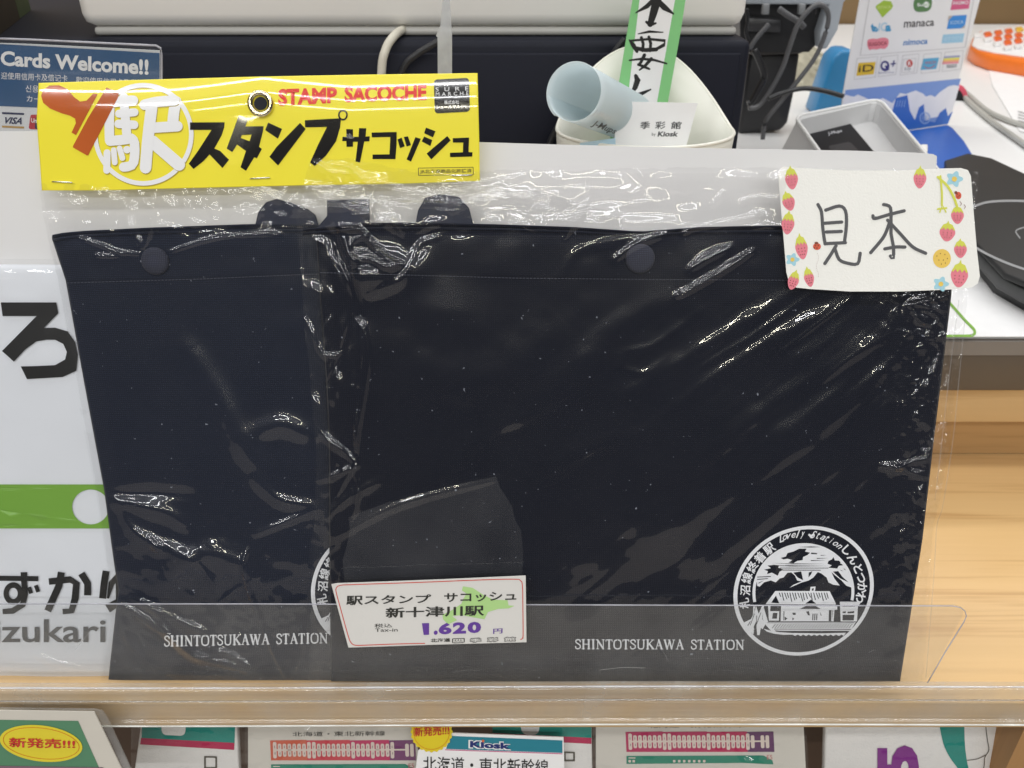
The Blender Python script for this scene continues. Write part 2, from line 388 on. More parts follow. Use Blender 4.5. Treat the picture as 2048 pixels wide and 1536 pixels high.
def wood(name, c1, c2, rough=.45, axis=0, scale=1.0):
    m = bpy.data.materials.new(name); m.use_nodes = True; nt = m.node_tree; p = nt.nodes["Principled BSDF"]; _M[name] = m
    p.inputs['Roughness'].default_value = rough
    tc = nt.nodes.new('ShaderNodeTexCoord'); mp = nt.nodes.new('ShaderNodeMapping'); s = [60 * scale] * 3; s[axis] = 3.0 * scale; mp.inputs['Scale'].default_value = s
    nt.links.new(tc.outputs['Object'], mp.inputs['Vector'])
    nz = nt.nodes.new('ShaderNodeTexNoise'); nz.inputs['Scale'].default_value = 1.0; nz.inputs['Detail'].default_value = 6; nz.inputs['Distortion'].default_value = .6; nt.links.new(mp.outputs[0], nz.inputs['Vector'])
    mp2 = nt.nodes.new('ShaderNodeMapping'); s2 = [420 * scale] * 3; s2[axis] = 12 * scale; mp2.inputs['Scale'].default_value = s2; nt.links.new(tc.outputs['Object'], mp2.inputs['Vector'])
    n2 = nt.nodes.new('ShaderNodeTexNoise'); n2.inputs['Scale'].default_value = 1.0; n2.inputs['Detail'].default_value = 3; nt.links.new(mp2.outputs[0], n2.inputs['Vector'])
    ad = nt.nodes.new('ShaderNodeMath'); ad.operation = 'MULTIPLY_ADD'; ad.inputs[1].default_value = .5; nt.links.new(n2.outputs['Fac'], ad.inputs[0]); nt.links.new(nz.outputs['Fac'], ad.inputs[2])
    cr = nt.nodes.new('ShaderNodeValToRGB'); e = cr.color_ramp.elements; e[0].position = .52; e[0].color = c2; e[1].position = .92; e[1].color = c1
    e2 = cr.color_ramp.elements.new(.70); e2.color = tuple((np.array(c1) * .85 + np.array(c2) * .15).tolist())
    nt.links.new(ad.outputs[0], cr.inputs[0]); nt.links.new(cr.outputs[0], p.inputs['Base Color'])
    bp = nt.nodes.new('ShaderNodeBump'); bp.inputs['Strength'].default_value = .15; bp.inputs['Distance'].default_value = .0003; nt.links.new(n2.outputs['Fac'], bp.inputs['Height']); nt.links.new(bp.outputs['Normal'], p.inputs['Normal'])
    return m
WHITE = mat('white_paper', (.88, .87, .86, 1), .6, .02, 30, .05, 900)
def translucent(name, col, mix=.5):
    m = mat(name, col, .55, .02, 30); nt = m.node_tree; p = nt.nodes['Principled BSDF']; out = nt.nodes['Material Output']
    t = nt.nodes.new('ShaderNodeBsdfTranslucent'); t.inputs[0].default_value = col; mx = nt.nodes.new('ShaderNodeMixShader'); mx.inputs[0].default_value = mix
    nt.links.new(p.outputs[0], mx.inputs[1]); nt.links.new(t.outputs[0], mx.inputs[2]); nt.links.new(mx.outputs[0], out.inputs[0]); return m
BOARDM = mat('white_board', (.74, .73, .72, 1), .4, .03, 12, .05, 300)
BLACK = mat('black_ink', (.012, .012, .012, 1), .45)
BLACKP = mat('black_plastic', (.015, .015, .017, 1), .4, .2, 80, .15, 500)
NAVY = fabric('navy_canvas', (.0040, .0060, .0150), 2100)
NAVYB = fabric('navy_canvas_sheen', (.0110, .0154, .0305), 2100)  # rear bag's canvas, the film's sheen put into a lighter colour
NAVY2 = fabric('navy_canvas_button', (.042, .045, .066), 2500, False)
THREAD = mat('navy_thread', (.05, .055, .08, 1), .6)
SCREEN = mat('white_screen_print', (.88, .89, .92, 1), .7, .06, 500, .3, 1500)
YELLOW = mat('yellow_gloss_card', (.98, .85, .05, 1), .3, .02, 20, 0, spec=.3, coat=1.0)
RED = mat('red_ink', (.80, .03, .018, 1), .14, coat=1)
TBLACK = mat('gloss_black_ink', (.014, .013, .012, 1), .12, coat=1)
TWHITE = mat('gloss_white_ink', (.96, .96, .96, 1), .12, .01, coat=1)
TSHADE = mat('olive_print', (.42, .31, .05, 1), .15, .1, coat=1)
ORANGE = mat('stamp_orange_ink', (.58, .13, .03, 1), .12, .25, 25, coat=1)
WOOD = wood('pale_wood', srgb(222, 184, 128), srgb(200, 158, 104), .4)
WOODP = wood('front_panel_wood', srgb(206, 174, 126), srgb(188, 154, 106), .45)
FILM = clear('clear_film', (.985, .985, .985), .003, .018, 1.5, 1.5, .012, 45)
FILMB = clear('clear_film_back', (.985, .985, .985), .002, .04, 1.45, .5)
ACR = clear('clear_acrylic', (.985, .987, .987), .030, .05, 1.5, 1.0, .03, 20, (.62, .62, .60))  # diffuse haze colour stands in for the shop's reflection on the fence
ACR2 = clear('clear_rail', (.90, .90, .88), .30, .08, 1.5, 1.5, .03, 20, (.56, .535, .48))
# ================================================================== the setting
WALL = mat('brown_wall', srgb(122, 98, 64), .7, .08, 6)
box('back_wall', (-3, 2.15, -1.1), (3, 2.25, 1.5), WALL, kind='structure')
box('floor', (-3, -3, -1.2), (3, 2.2, -1.15), mat('shop_floor', (.30, .27, .24, 1), .4), kind='structure')
# service counter
ct = thing('service_counter', 'long white shop counter with dark edge band above a pale wood front', 'counter', (0, .486, -1.15))
TOPM = mat('white_laminate', (.80, .80, .79, 1), .35, .02, 20)
box('worktop', (-2.4, .489, TOP_Z - .040), (2.4, 2.14, TOP_Z), TOPM, ct)
box('edge_band', (-2.4, .486, TOP_Z - .0405), (2.4, .489 - .0002, TOP_Z - .0015), mat('dark_edge_band', srgb(92, 84, 76), .35, .08, 12), ct, bevel=.0012)
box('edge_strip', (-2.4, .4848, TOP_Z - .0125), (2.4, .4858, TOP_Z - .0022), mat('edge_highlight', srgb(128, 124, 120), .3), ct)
box('front_panel', (-2.4, .494, -.3165), (2.4, .512, TOP_Z - .041), WOODP, ct, bevel=.0008)
box('plinth', (-2.4, .499, -.3465), (2.4, .514, -.3175), wood('plinth_wood', srgb(172, 136, 90), srgb(152, 118, 74), .5), ct)
# display shelf
ds = thing('display_shelf', 'pale wooden display shelf under the packaged navy bags', 'shelf', (0, .4, -.70))
box('shelf_board', (-1.4, .2808, -.3665), (1.4, .512, SHELF_Z), WOOD, ds, bevel=.0012)
box('back_panel', (-1.4, .36, -.70), (1.4, .372, -.3675), mat('dark_shelf_back', srgb(74, 56, 42), .6), ds)
box('side_panel', (.264, .281, -.70), (.30, .359, -.3675), wood('side_panel_wood', srgb(176, 132, 82), srgb(150, 110, 68), .5, 2), ds)
# clear plastic fence with price rail clipped to the shelf edge
LIP = B(8)
fr = thing('price_rail', 'clear plastic shelf rail with upright fence in front of the packaged bags', 'price rail', (0, .276, -.345))
lip = sheet('fence', rrect([(-260, 1207), (1936, 1211), (1853, 1368), (-260, 1368)], .16, 7), LIP, 0, 1.0, ACR, fr)
for q_, (x_, y_, x2, y2) in enumerate([(1308, 1288, 1336, 1321), (180, 1262, 150, 1300), (640, 1268, 662, 1262), (1200, 1340, 1290, 1336), (1738, 1305, 1752, 1301), (905, 1345, 960, 1341), (1420, 1222, 1418, 1212)]):
    ink('scratch', [[stroke(sm([(x_, y_), ((x_ + x2) / 2 + 3, (y_ + y2) / 2 - 3), (x2, y2)], 10) if abs(x_ - x2) < 300 else [(x_, y_), (x2, y2)], .9, True, 2)]], LIP, .05, clear('scratch_haze_%d' % q_, (.9, .9, .9), .22, .3, hazecol=(.8, .8, .8)), fr)
e = [LIP.at(x, y, .0001) for x, y in [(-260, 1208), (500, 1208), (1000, 1209.5), (1500, 1211), (1905, 1212)]] + [LIP.at(x, y, .0001) for x, y in [(1921, 1215), (1930, 1222), (1933, 1232), (1928, 1244), (1890, 1305), (1855, 1366)]]
tube('fence_edge', e, .00030, clear('acrylic_edge', (.80, .80, .84), .5, .2, 1.5, 1.5, hazecol=(.62, .62, .68)), fr, 6)
# rail profile swept along x: (py, offset from vertical plane Y)
prof = [(1364, .2790), (1370, .2770), (1376, .2748), (1381, .2738), (1390, .2742), (1400, .2748), (1403, .2738), (1408, .2746), (1430, .2735), (1447, .2725), (1449, .2712), (1452, .2712)]
def prof3(py, Y): d = rays(1024, py); return Y, d[2] * Y / d[1]
yz = [prof3(*p) for p in prof]; xs = np.linspace(-.62, .62, 90)
V = []; Fc = []
n = len(yz)
for i, x in enumerate(xs):
    for y, z in yz: V.append((x, y + .0004 * math.sin(x * 9), z + .0003 * math.sin(x * 14 + 1)))
    if i:
        for k in range(n - 1): Fc.append(((i - 1) * n + k, i * n + k, i * n + k + 1, (i - 1) * n + k + 1))
mesh('label_holder', V, Fc, ACR2, fr, smooth=True)
for py, Y, r_, mm in ((1374.5, .2746, .00055, clear('rail_bend', (.9, .9, .9), .35, .1, 1.5, 2.0, hazecol=(.8, .8, .82))), (1401, .2736, .0004, clear('rail_groove', (.8, .78, .74), .3, .2, 1.5, 1.2, hazecol=(.6, .58, .55))), (1450.5, .2708, .00045, clear('rail_foot', (.9, .9, .88), .75, .1, 1.5, 1.4, hazecol=(.85, .85, .80)))):
    y, z = prof3(py, Y); tube('rail_edge', [(x, y + .0004 * math.sin(x * 9), z + .0003 * math.sin(x * 14 + 1)) for x in xs], r_, mm, fr, 8)
# ================================================================== white backing board
bd = sheet('backing_board', [(-300, 264), (75, 262), (700, 272), (955, 284), (1120, 289), (1400, 296), (1700, 301), (1830, 305), (1866, 308), (1874, 312), (1871, 345), (1860, 600), (1770, 1364), (-300, 1364)],
           B(-14.6), 0, 3, BOARDM, label='large plain white board standing upright behind the packaged bags', cat='board')
# ================================================================== station sign cushion on the left
sg = thing('sign_cushion', 'white printed cloth with large black hiragana and a green band, left of the bags', 'printed cloth', (-.25, .29, SHELF_Z))
SV = mat('white_vinyl', srgb(230, 233, 238), .35, .02, 15)
S0 = B(-10.6)
gridsheet('cloth_body', [(0, -330), (1500, -330)], [(0, 275), (1500, 275)], [(-400, 528), (300, 531)], [(-400, 1362), (400, 1362)], S0, 90, 90, SV, sg,
          lambda x, y, u, v: 1.0 * np.clip(v * 12, 0, 1) ** .5 * np.clip((1 - v) * 25, 0, 1) ** .5 + .5 * vnoise(x / 160., y / 200., 3), back=2.6)
SP = B(-10.6 + 1.0, lambda x, y: 0.0005 * vnoise(np.asarray(x, float) / 160., np.asarray(y, float) / 200., 3))
GREEN = mat('green_print', srgb(124, 172, 68), .35, .03)
ink('green_band', [[[(-320, 969), (212, 969), (240, 1057), (-320, 1057)], ell(181, 1014, 37, 35, 32)[::-1]]], SP, .5, GREEN, sg, sub=60)
ZR = Z(0, 384, 4)
ro = [[(5, 883), (450, 883), (465, 970), (350, 1087), (440, 1085), (540, 1115), (600, 1200), (622, 1300), (610, 1430), (500, 1480), (215, 1497), (165, 1395), (300, 1392), (440, 1385), (520, 1340), (534, 1280), (505, 1215), (440, 1182), (370, 1182), (290, 1195), (200, 1260), (110, 1357), (15, 1272), (292, 992), (20, 992)]]
ink('lettering', [[ZR(ro[0])]], SP, .6, BLACK, sg, sub=60)
ZK = Z(0, 1152, 4)
zu = [[stroke(ZK([(-60, 18), (305, 22)]), 10, False)], [stroke(ZK([(190, -30), (190, 30), (200, 150), (180, 230), (100, 280), (20, 285)]), [13, 12, 11, 12, 12, 10], False)],
      [ZK(ell(105, 140, 78, 90, 26)), ZK(ell(105, 140, 36, 45, 26))[::-1]], [stroke(ZK([(230, 90), (248, 140)]), 8, False)], [stroke(ZK([(285, 75), (305, 128)]), 8, False)]]
ka = [[stroke(ZK([(490, -30), (470, 80), (380, 280)]), 14, False)], [stroke(ZK([(390, 45), (560, 28), (610, 60), (600, 180), (570, 280), (500, 285)]), [13, 13, 14, 14, 13, 11], False)], [stroke(ZK([(650, -20), (700, 60), (700, 155)]), 14, False)]]
ri = [[stroke(ZK([(848, -40), (832, 60), (820, 180)]), 14, False)], [stroke(ZK([(960, -10), (890, 60), (862, 180)]), [14, 12, 4], False)], [stroke(ZK([(960, 0), (960, 200), (860, 262)]), 18, False)]]
ink('lettering', [[q for q in z] for z in zu + ka + ri], SP, .65, BLACK, sg, sub=60)
text('mizukari', [(-78, 1240), (211, 1238), (211, 1285), (-78, 1285)], SP, .7, mat('grey_print', (.10, .10, .10, 1), .4), sg, bold=.012, sub=60)
# its clear sleeve
ps = thing('plastic_sleeve', 'clear plastic sleeve around the printed cloth at the left edge', 'plastic sleeve', (-.24, .28, SHELF_Z))
def hs(x, y, u, v):
    return .25 * vnoise(x / 90., y / 140., 41, 3) + ridges(x, y, [([(-60, 546), (10, 548), (60, 545), (110, 549)], 5, .5), ([(-60, 556), (90, 553)], 4, .35), ([(60, 1290), (80, 1255), (130, 1240), (210, 1245)], 9, 1.1), ([(55, 1300), (110, 1325), (205, 1345)], 7, 1.0), ([(0, 1332), (60, 1336)], 5, .5), ([(120, 1300), (140, 1275), (180, 1262)], 9, .9)])
gridsheet('film', [(0, -330), (1500, -330)], [(0, 112), (520, 112), (800, 240), (1500, 240)], [(-400, 514), (300, 520)], [(-400, 1363), (400, 1363)], B(-8.0), 150, 240, FILM, ps, hs)
# ================================================================== the two packaged shoulder bags
ZE = Z(1450, 1030, 5.119)
def emblem(dx, dy, surf, parent, off):
    T = lambda L: [(x + dx, y + dy) for x, y in ZE(L)]
    P = []
    P.append([T(ell(805, 775, 716, 665, 90, -.10)), T(ell(806, 776, 676, 630, 90, -.10))[::-1]])
    # inner arc
    P.append([T(ell(803, 790, 522, 502, 60, -.02, 168, 370) + ell(803, 790, 492, 470, 60, -.02, 370, 168))])
    cap = ell(803, 790, 500, 480, 50, -.02, 196, 354)
    mtn = [(1300, 745), (1240, 722), (1195, 672), (1130, 620), (1090, 585), (1120, 650), (1175, 722), (1110, 715), (1060, 690), (1040, 640), (985, 598), (950, 585), (905, 640), (855, 672), (790, 690), (660, 746), (700, 715), (785, 680), (740, 672), (715, 620), (680, 588), (640, 592), (600, 640), (560, 650), (520, 690), (470, 670), (400, 690), (355, 735), (330, 725)]
    holes = [[(570, 440), (625, 425), (640, 390), (700, 375), (760, 345), (835, 345), (820, 375), (870, 385), (845, 410), (800, 430), (795, 462), (740, 470), (700, 495), (650, 488), (690, 462), (640, 448), (600, 455)],
             [(1060, 470), (1095, 455), (1110, 432), (1125, 465), (1190, 470), (1180, 495), (1232, 520), (1165, 520), (1150, 548), (1060, 540), (1095, 515), (1050, 500)],
             [(440, 520), (500, 510), (555, 515), (545, 540), (600, 560), (560, 580), (540, 622), (480, 590), (430, 605), (440, 575), (400, 560), (470, 545)],
             [(700, 590), (780, 578), (790, 620), (800, 668), (745, 640)], [(858, 590), (895, 575), (880, 610), (855, 640)], [(1105, 580), (1160, 575), (1200, 630), (1265, 690), (1180, 650)],
             [(885, 385), (945, 392), (940, 402), (880, 400)]]
    P.append([T(cap + mtn)] + [T(h)[::-1] for h in holes])
    INKD = [ [T(h)] for h in [[(750, 328), (880, 322), (985, 328), (880, 333)], [(480, 494), (700, 496), (1040, 500), (700, 503)], [(430, 518), (450, 516), (1080, 522), (700, 527)], [(560, 540), (1060, 541), (1060, 547), (560, 547)], [(590, 560), (980, 562), (980, 569), (590, 568)],
              [(330, 632), (470, 626), (470, 634), (330, 640)], [(330, 655), (440, 648), (440, 655), (330, 664)], [(940, 440), (1060, 443), (940, 449)], [(880, 462), (1030, 466), (880, 471)], [(980, 410), (1040, 412), (980, 417)], [(620, 512), (1000, 511), (620, 515)], [(350, 690), (400, 670), (340, 705)], [(1180, 560), (1210, 575), (1190, 572)], [(1215, 545), (1240, 565), (1222, 560)]]]
    # station house
    P.append([T([(516, 778), (1072, 780), (1135, 905), (1132, 918), (415, 914)]), T([(474, 898), (522, 825), (556, 905)])[::-1], T([(822, 908), (880, 866), (934, 908)])[::-1]])
    P.append([T([(868, 786), (876, 736), (928, 732), (920, 786)]), T([(888, 775), (892, 752), (910, 750), (906, 775)])[::-1]])
    hat = [[(x, 796), (x + 9, 796), (x + 24 + (j % 3) * 5, 840 + (j * 37 % 50)), (x + 14 + (j % 3) * 5, 838 + (j * 37 % 50))] for j, x in enumerate(range(552, 1050, 27))]
    INKD += [[T(h)] for h in hat]
    P.append([T([(575, 925), (1150, 925), (1150, 970), (1100, 975), (1100, 1088), (570, 1088)])])
    INKD += [[T(h)] for h in [[(765, 962), (860, 918), (905, 918), (980, 962)], [(1065, 975), (1092, 975), (1088, 1086), (1062, 1086)], [(897, 1010), (907, 1010), (903, 1078), (893, 1078)], [(917, 1010), (927, 1010), (923, 1078), (913, 1078)], [(937, 1010), (947, 1010), (943, 1078), (933, 1078)], [(600, 985), (608, 985), (606, 1080), (598, 1080)], [(690, 1000), (725, 1002), (722, 1025), (695, 1022)], [(830, 990), (860, 985), (870, 1030), (850, 1025)], [(975, 990), (990, 1030), (980, 1030)], [(610, 1040), (640, 1060), (612, 1082)], [(690, 1050), (710, 1062), (690, 1080)]]]
    P.append([T([(440, 920), (468, 920), (462, 985), (556, 985), (552, 1082), (450, 1082)]), T([(482, 1062), (492, 1002), (538, 1002), (532, 1062)])[::-1]])
    P.append([T([(1110, 930), (1125, 930), (1112, 1090), (1100, 1090)])])
    P.append([T([(1176, 888), (1385, 888), (1385, 908), (1362, 930), (1352, 1090), (1185, 1090)]), T([(1205, 925), (1335, 925), (1332, 938), (1205, 938)])[::-1], T([(1205, 990), (1240, 985), (1235, 1005), (1205, 1005)])[::-1], T([(1255, 990), (1325, 985), (1322, 1005), (1255, 1008)])[::-1], T([(1205, 1022), (1325, 1022), (1318, 1080), (1203, 1080)])[::-1]])
    P.append([T([(420, 1096), (1340, 1098), (1295, 1168), (470, 1166)])])
    INKD += [[T([(x, 1160), (x + 8, 1160), (x + 42, 1116), (x + 34, 1116)])] for x in range(480, 1290, 27)]
    INKD += [[T([(430, 1101), (1325, 1103), (1323, 1108), (430, 1106)])]]
    P.append([T([(450, 1172), (1290, 1176), (1280, 1186), (560, 1186)])])
    wav = []
    for j in range(20): wav += [(690 + j * 28, 1225 + 14 * (j % 2))]
    P.append([T([(395, 1165), (470, 1185), (560, 1200), (680, 1208), (960, 1212), (1240, 1206), (1215, 1238)] + wav[::-1] + [(600, 1228), (500, 1215), (430, 1195)])])
    for q in [[(290, 935), (310, 935), (255, 1180), (215, 1150), (285, 1030)], [(318, 930), (345, 1010), (380, 930), (400, 930), (355, 1230), (330, 1230), (318, 1090), (275, 1190), (240, 1210)], [(395, 940), (440, 1090), (520, 1190), (480, 1195), (420, 1130), (385, 1060)], [(195, 1100), (280, 1060), (300, 1180), (290, 1225), (215, 1150)], [(368, 1050), (420, 1110), (385, 1170), (360, 1150)]]:
        P.append([T(q)])
    INKD += [[T(h)] for h in [[(300, 1010), (306, 1010), (262, 1130), (256, 1128)], [(322, 1030), (328, 1030), (322, 1170), (316, 1170)], [(365, 1000), (371, 1000), (300, 1190), (292, 1190)], [(230, 1130), (260, 1085), (264, 1090), (236, 1136)]]]
    ink('station_emblem', P, surf, off, SCREEN, parent, sub=60)
    ink('emblem_line', INKD, surf, off + .12, mat('navy_gap_print', (.011, .013, .022, 1), .8), parent, sub=60)
    # lettering round the ring
    V = []; Fc = []; LY_ = []
    def ch(c, x, y, size, rot, bold=.012, shear=0, cell=True, asp=1.0):
        ux, uy = math.cos(rot), math.sin(rot); vx, vy = -uy, ux; s = size / 2
        q = T([(x - ux * s * asp - vx * s, y - uy * s * asp - vy * s), (x + ux * s * asp - vx * s, y + uy * s * asp - vy * s), (x + ux * s * asp + vx * s, y + uy * s * asp + vy * s), (x - ux * s * asp + vx * s, y - uy * s * asp + vy * s)])
        v, f, l_ = text_pts(c, q, bold, shear, 1, cell); b = len(V); V.extend(v); LY_.extend(l_); Fc.extend([tuple(i + b for i in t) for t in f])
    for c, x, y in [('札', 200, 905), ('沼', 208, 770), ('線', 225, 645), ('終', 280, 532), ('着', 357, 435), ('駅', 452, 345), ('し', 1245, 355), ('ん', 1312, 452), ('と', 1365, 548), ('つ', 1398, 645), ('か', 1408, 745), ('わ', 1388, 850)]:
        a = math.atan2(y - 790, x - 805); ch(c, x, y, 112, a + math.pi / 2, .03 if x > 800 else .022)
    s1 = 'Lovely'; s2 = 'Station'
    for i, c in enumerate(s1):
        a = R(-113 + i * 4.4); hh = {'L': 84, 'l': 84, 'y': 74}.get(c, 50); ch(c, 805 + 600 * math.cos(a), 790 + 590 * math.sin(a) + (0 if hh == 50 else -10 if c != 'y' else 8), hh, a + math.pi / 2 + .05, .012, .45, False, .62 if hh > 70 else 1.0)
    for i, c in enumerate(s2):
        a = R(-80 + i * 4.6); hh = {'S': 82, 't': 74, 'i': 66}.get(c, 50); ch(c, 805 + 600 * math.cos(a), 790 + 590 * math.sin(a) + (0 if hh == 50 else -8), hh, a + math.pi / 2 + .05, .012, .45, False, {'i': .3, 't': .45, 'S': .7}.get(c, 1.0))
    ink_raw('lettering', V, Fc, LY_, surf, off, SCREEN, parent, 0)
    ink('heart_print', [[T([(880, 240), (850, 205), (862, 190), (882, 203), (902, 190), (914, 203)])]], surf, off, SCREEN, parent)
# serif capitals, strokes in a unit box (y down)
SER = {}
def ln(a, b, w_): return ([a, b], w_)
def cv(L, w_): return (sm(L, 24), w_)
TK, TN, SF = .125, .06, .045
def sf(x0, x1, y): return ln((x0, y), (x1, y), SF)
SER['S'] = (.56, [cv([(.50, .24), (.44, .07), (.28, .02), (.10, .10), (.10, .30), (.30, .46), (.48, .62), (.48, .86), (.28, .98), (.10, .92), (.05, .74)], .085)])
SER['H'] = (.84, [ln((.17, .02), (.17, .98), TK), ln((.67, .02), (.67, .98), TK), ln((.17, .49), (.67, .49), TN), sf(.03, .31, .02), sf(.03, .31, .98), sf(.53, .81, .02), sf(.53, .81, .98)])
SER['I'] = (.40, [ln((.20, .02), (.20, .98), TK), sf(.06, .34, .02), sf(.06, .34, .98)])
SER['N'] = (.84, [ln((.16, .02), (.16, .98), TN), ln((.14, .04), (.68, .97), TK), ln((.68, .02), (.68, .98), TN), sf(.02, .18, .02), sf(.04, .28, .98), sf(.56, .80, .02)])
SER['T'] = (.66, [ln((.33, .03), (.33, .98), TK), ln((.05, .035), (.61, .035), .065), ln((.05, .03), (.04, .22), .045), ln((.61, .03), (.62, .22), .045), sf(.19, .47, .98)])
SER['O'] = (.80, [cv([(.40, .02), (.14, .14), (.08, .5), (.14, .86), (.40, .98), (.66, .86), (.72, .5), (.66, .14), (.41, .02)], .095)])
SER['U'] = (.82, [cv([(.16, .02), (.16, .6), (.20, .88), (.42, .98), (.62, .88), (.67, .6), (.67, .02)], .09), sf(.02, .30, .02), sf(.55, .79, .02)])
SER['K'] = (.78, [ln((.17, .02), (.17, .98), TK), ln((.64, .04), (.20, .54), TN), ln((.32, .44), (.68, .96), TK), sf(.03, .31, .02), sf(.03, .31, .98), sf(.50, .76, .02), sf(.52, .78, .98)])
SER['A'] = (.76, [ln((.38, .02), (.12, .97), TN), ln((.37, .02), (.64, .97), TK), ln((.22, .64), (.54, .64), .05), sf(.02, .24, .98), sf(.52, .76, .98)])
SER['W'] = (1.08, [ln((.12, .04), (.34, .97), TK), ln((.34, .97), (.55, .06), TN), ln((.54, .06), (.76, .97), TK), ln((.76, .97), (.96, .04), TN), sf(.01, .25, .02), sf(.42, .62, .02), sf(.84, 1.06, .02)])
SER[' '] = (.55, [])
def serif(s, quad, surf, off, m, parent, wt=1.0):
    tot = sum(SER[c][0] + .05 for c in s); x = 0; P = []
    q = [Vector(p) for p in quad]; H = ((q[3] - q[0]).length + (q[2] - q[1]).length) / 2
    def mp(u, v): return tuple(q[0] * (1 - u) * (1 - v) + q[1] * u * (1 - v) + q[2] * u * v + q[3] * (1 - u) * v)
    for c in s:
        for pts, w_ in SER[c][1]: P.append([stroke([mp((x + a) / tot, b) for a, b in pts], w_ * H * wt, True, 3)])
        x += SER[c][0] + .05
    ink('lettering', P, surf, off, m, parent)
def bag(label, grp, left, right, top, bot, front, btn, stitch, seedn, back_top, strapdefs, flap_y, NAVY=NAVY):
    surf = B(front)
    root = thing('shoulder_bag', label, 'bag', (0, .29, SHELF_Z + .001), grp); root.location = surf.at((left[-1][0] + right[-1][0]) / 2, 1364)
    ORG[root.name] = Vector(root.location)
    def h(x, y, u, v):
        e = np.clip(np.minimum(u, 1 - u) * 30, 0, 1) ** .5 * np.clip(np.minimum(v * 30, (1 - v) * 22), 0, 1) ** .5
        wv = .45 * vnoise(x / 260., y / 260., seedn, 3) + .12 * vnoise(x / 60. + y / 150., y / 90., seedn + 5, 2)
        seam = -.5 * np.exp(-((y - 1341) / 3.5) ** 2) + .25 * np.exp(-((y - 1349) / 5) ** 2)
        pin = -.5 * np.exp(-(((x - btn[0]) / 60) ** 2 + ((y - btn[1]) / 45) ** 2))
        st = -.25 * np.exp(-((y - flap_y(x)) / 2.5) ** 2) + .30 / (1 + np.exp(np.clip((y - flap_y(x)) / 1.5, -50, 50)))
        return 2.2 * e - 2.2 + wv * e + seam * e + pin + st
    gridsheet('pouch', left, right, top, bot, surf, 330, 300, NAVY, root, h, back=2.0)
    surf2 = B(front, lambda x, y: .001 * (0.40 * vnoise(np.asarray(x, float) / 260., np.asarray(y, float) / 260., seedn, 3) + .12 * vnoise(np.asarray(x, float) / 60. + np.asarray(y, float) / 150., np.asarray(y, float) / 90., seedn + 5, 2)))
    # back layer of the mouth, a little taller, with its rolled edge
    gridsheet('back_layer', left, right, back_top, [(x, y + 60) for x, y in top], B(front - 2.1), 120, 24, NAVY, root, lambda x, y, u, v: .25 * vnoise(x / 90., y / 40., seedn + 9), back=1.2)
    xs_ = np.linspace(top[0][0] + 6, top[-1][0] - 6, 60); ty = curve1(top)
    tube('rolled_edge', [surf.at(x, float(ty(x)) + 2.5, -.0009) for x in xs_], .00062, NAVY, root, 8)
    bt = curve1(back_top); tube('rolled_edge', [B(front - 2.1).at(x, float(bt(x)) + 1.5, .0001) for x in xs_], .0006, NAVY, root, 8)
    # stitching
    P = []; x = stitch[0][0]; fy = curve1(stitch)
    while x < stitch[-1][0] - 8: P.append([stroke([(x, float(fy(x))), (x + 4.2, float(fy(x + 4.2)))], 1.5, True, 2)]); x += 7.0
    ink('stitching', P, surf2, .42, THREAD, root)
    # snap button
    c = surf2.at(btn[0], btn[1], 0); n_ = Vector(surf.n); rx = Vector((1, 0, 0)); uy = n_.cross(rx) * -1
    V = []; Fc = []; K = 28; rr = btn[2] / F * .39
    prof_ = [(1.0, -.3), (1.02, .5), (.98, 1.1), (.86, 1.7), (.62, 2.1), (.3, 2.3)]
    for r_, z_ in prof_:
        for k in range(K): a = 2 * math.pi * k / K; V.append(tuple(c + rx * math.cos(a) * r_ * rr + uy * math.sin(a) * r_ * rr + n_ * z_ / 1000))
    V.append(tuple(c + n_ * .00235))
    for j in range(len(prof_) - 1):
        for k in range(K): Fc.append((j * K + k, j * K + (k + 1) % K, (j + 1) * K + (k + 1) % K, (j + 1) * K + k))
    Fc += [((len(prof_) - 1) * K + k, (len(prof_) - 1) * K + (k + 1) % K, len(V) - 1) for k in range(K)]
    mesh('snap_button', V, Fc, NAVY2, root, smooth=True)
    for lp, off, lb in strapdefs:
        o = sheet('strap', lp, B(front - 2.6 + off * .5), 0, 1.0, mat('strap_navy', (.028, .033, .055, 1), .85, .15, 300), root, label=lb)
    return root, surf2
fyL = curve1([(100, 566), (400, 558), (630, 548), (1250, 545)]); fyF = curve1([(600, 543), (1024, 556), (1310, 559), (1540, 560), (1900, 566)])
bL, sL = bag('packaged navy canvas bag at the back, hanging under the yellow card', 'navy canvas bags in clear sleeves',
    [(440, 103), (478, 104), (560, 131), (770, 169), (980, 208), (1120, 227), (1180, 236), (1365, 216)], [(440, 1235), (1365, 1205)],
    [(100, 480), (112, 476), (160, 470), (300, 463), (500, 460), (640, 459), (700, 466), (1300, 474)], [(200, 1362), (660, 1362), (1250, 1363)], -5.8, (311, 522, 26),
    [(134, 566), (400, 558), (630, 548), (700, 548)], 21, [(100, 473), (112, 468), (160, 463), (300, 456), (500, 449), (640, 450), (690, 462), (1300, 470)],
    [([(508, 460), (516, 425), (532, 404), (552, 398), (580, 405), (615, 418), (630, 430), (640, 460)], 0, 'folded end of the strap under the card'),
     ([(654, 460), (654, 400), (738, 398), (740, 462)], .8, None)], fyL, NAVYB)
text_off = .45
serif('SHINTOTSUKAWA STATION', [(328, 1272), (657, 1266), (657, 1286), (328, 1293)], sL, .5, SCREEN, bL, 1.45)
emblem(-845, -8, sL, bL, .5)
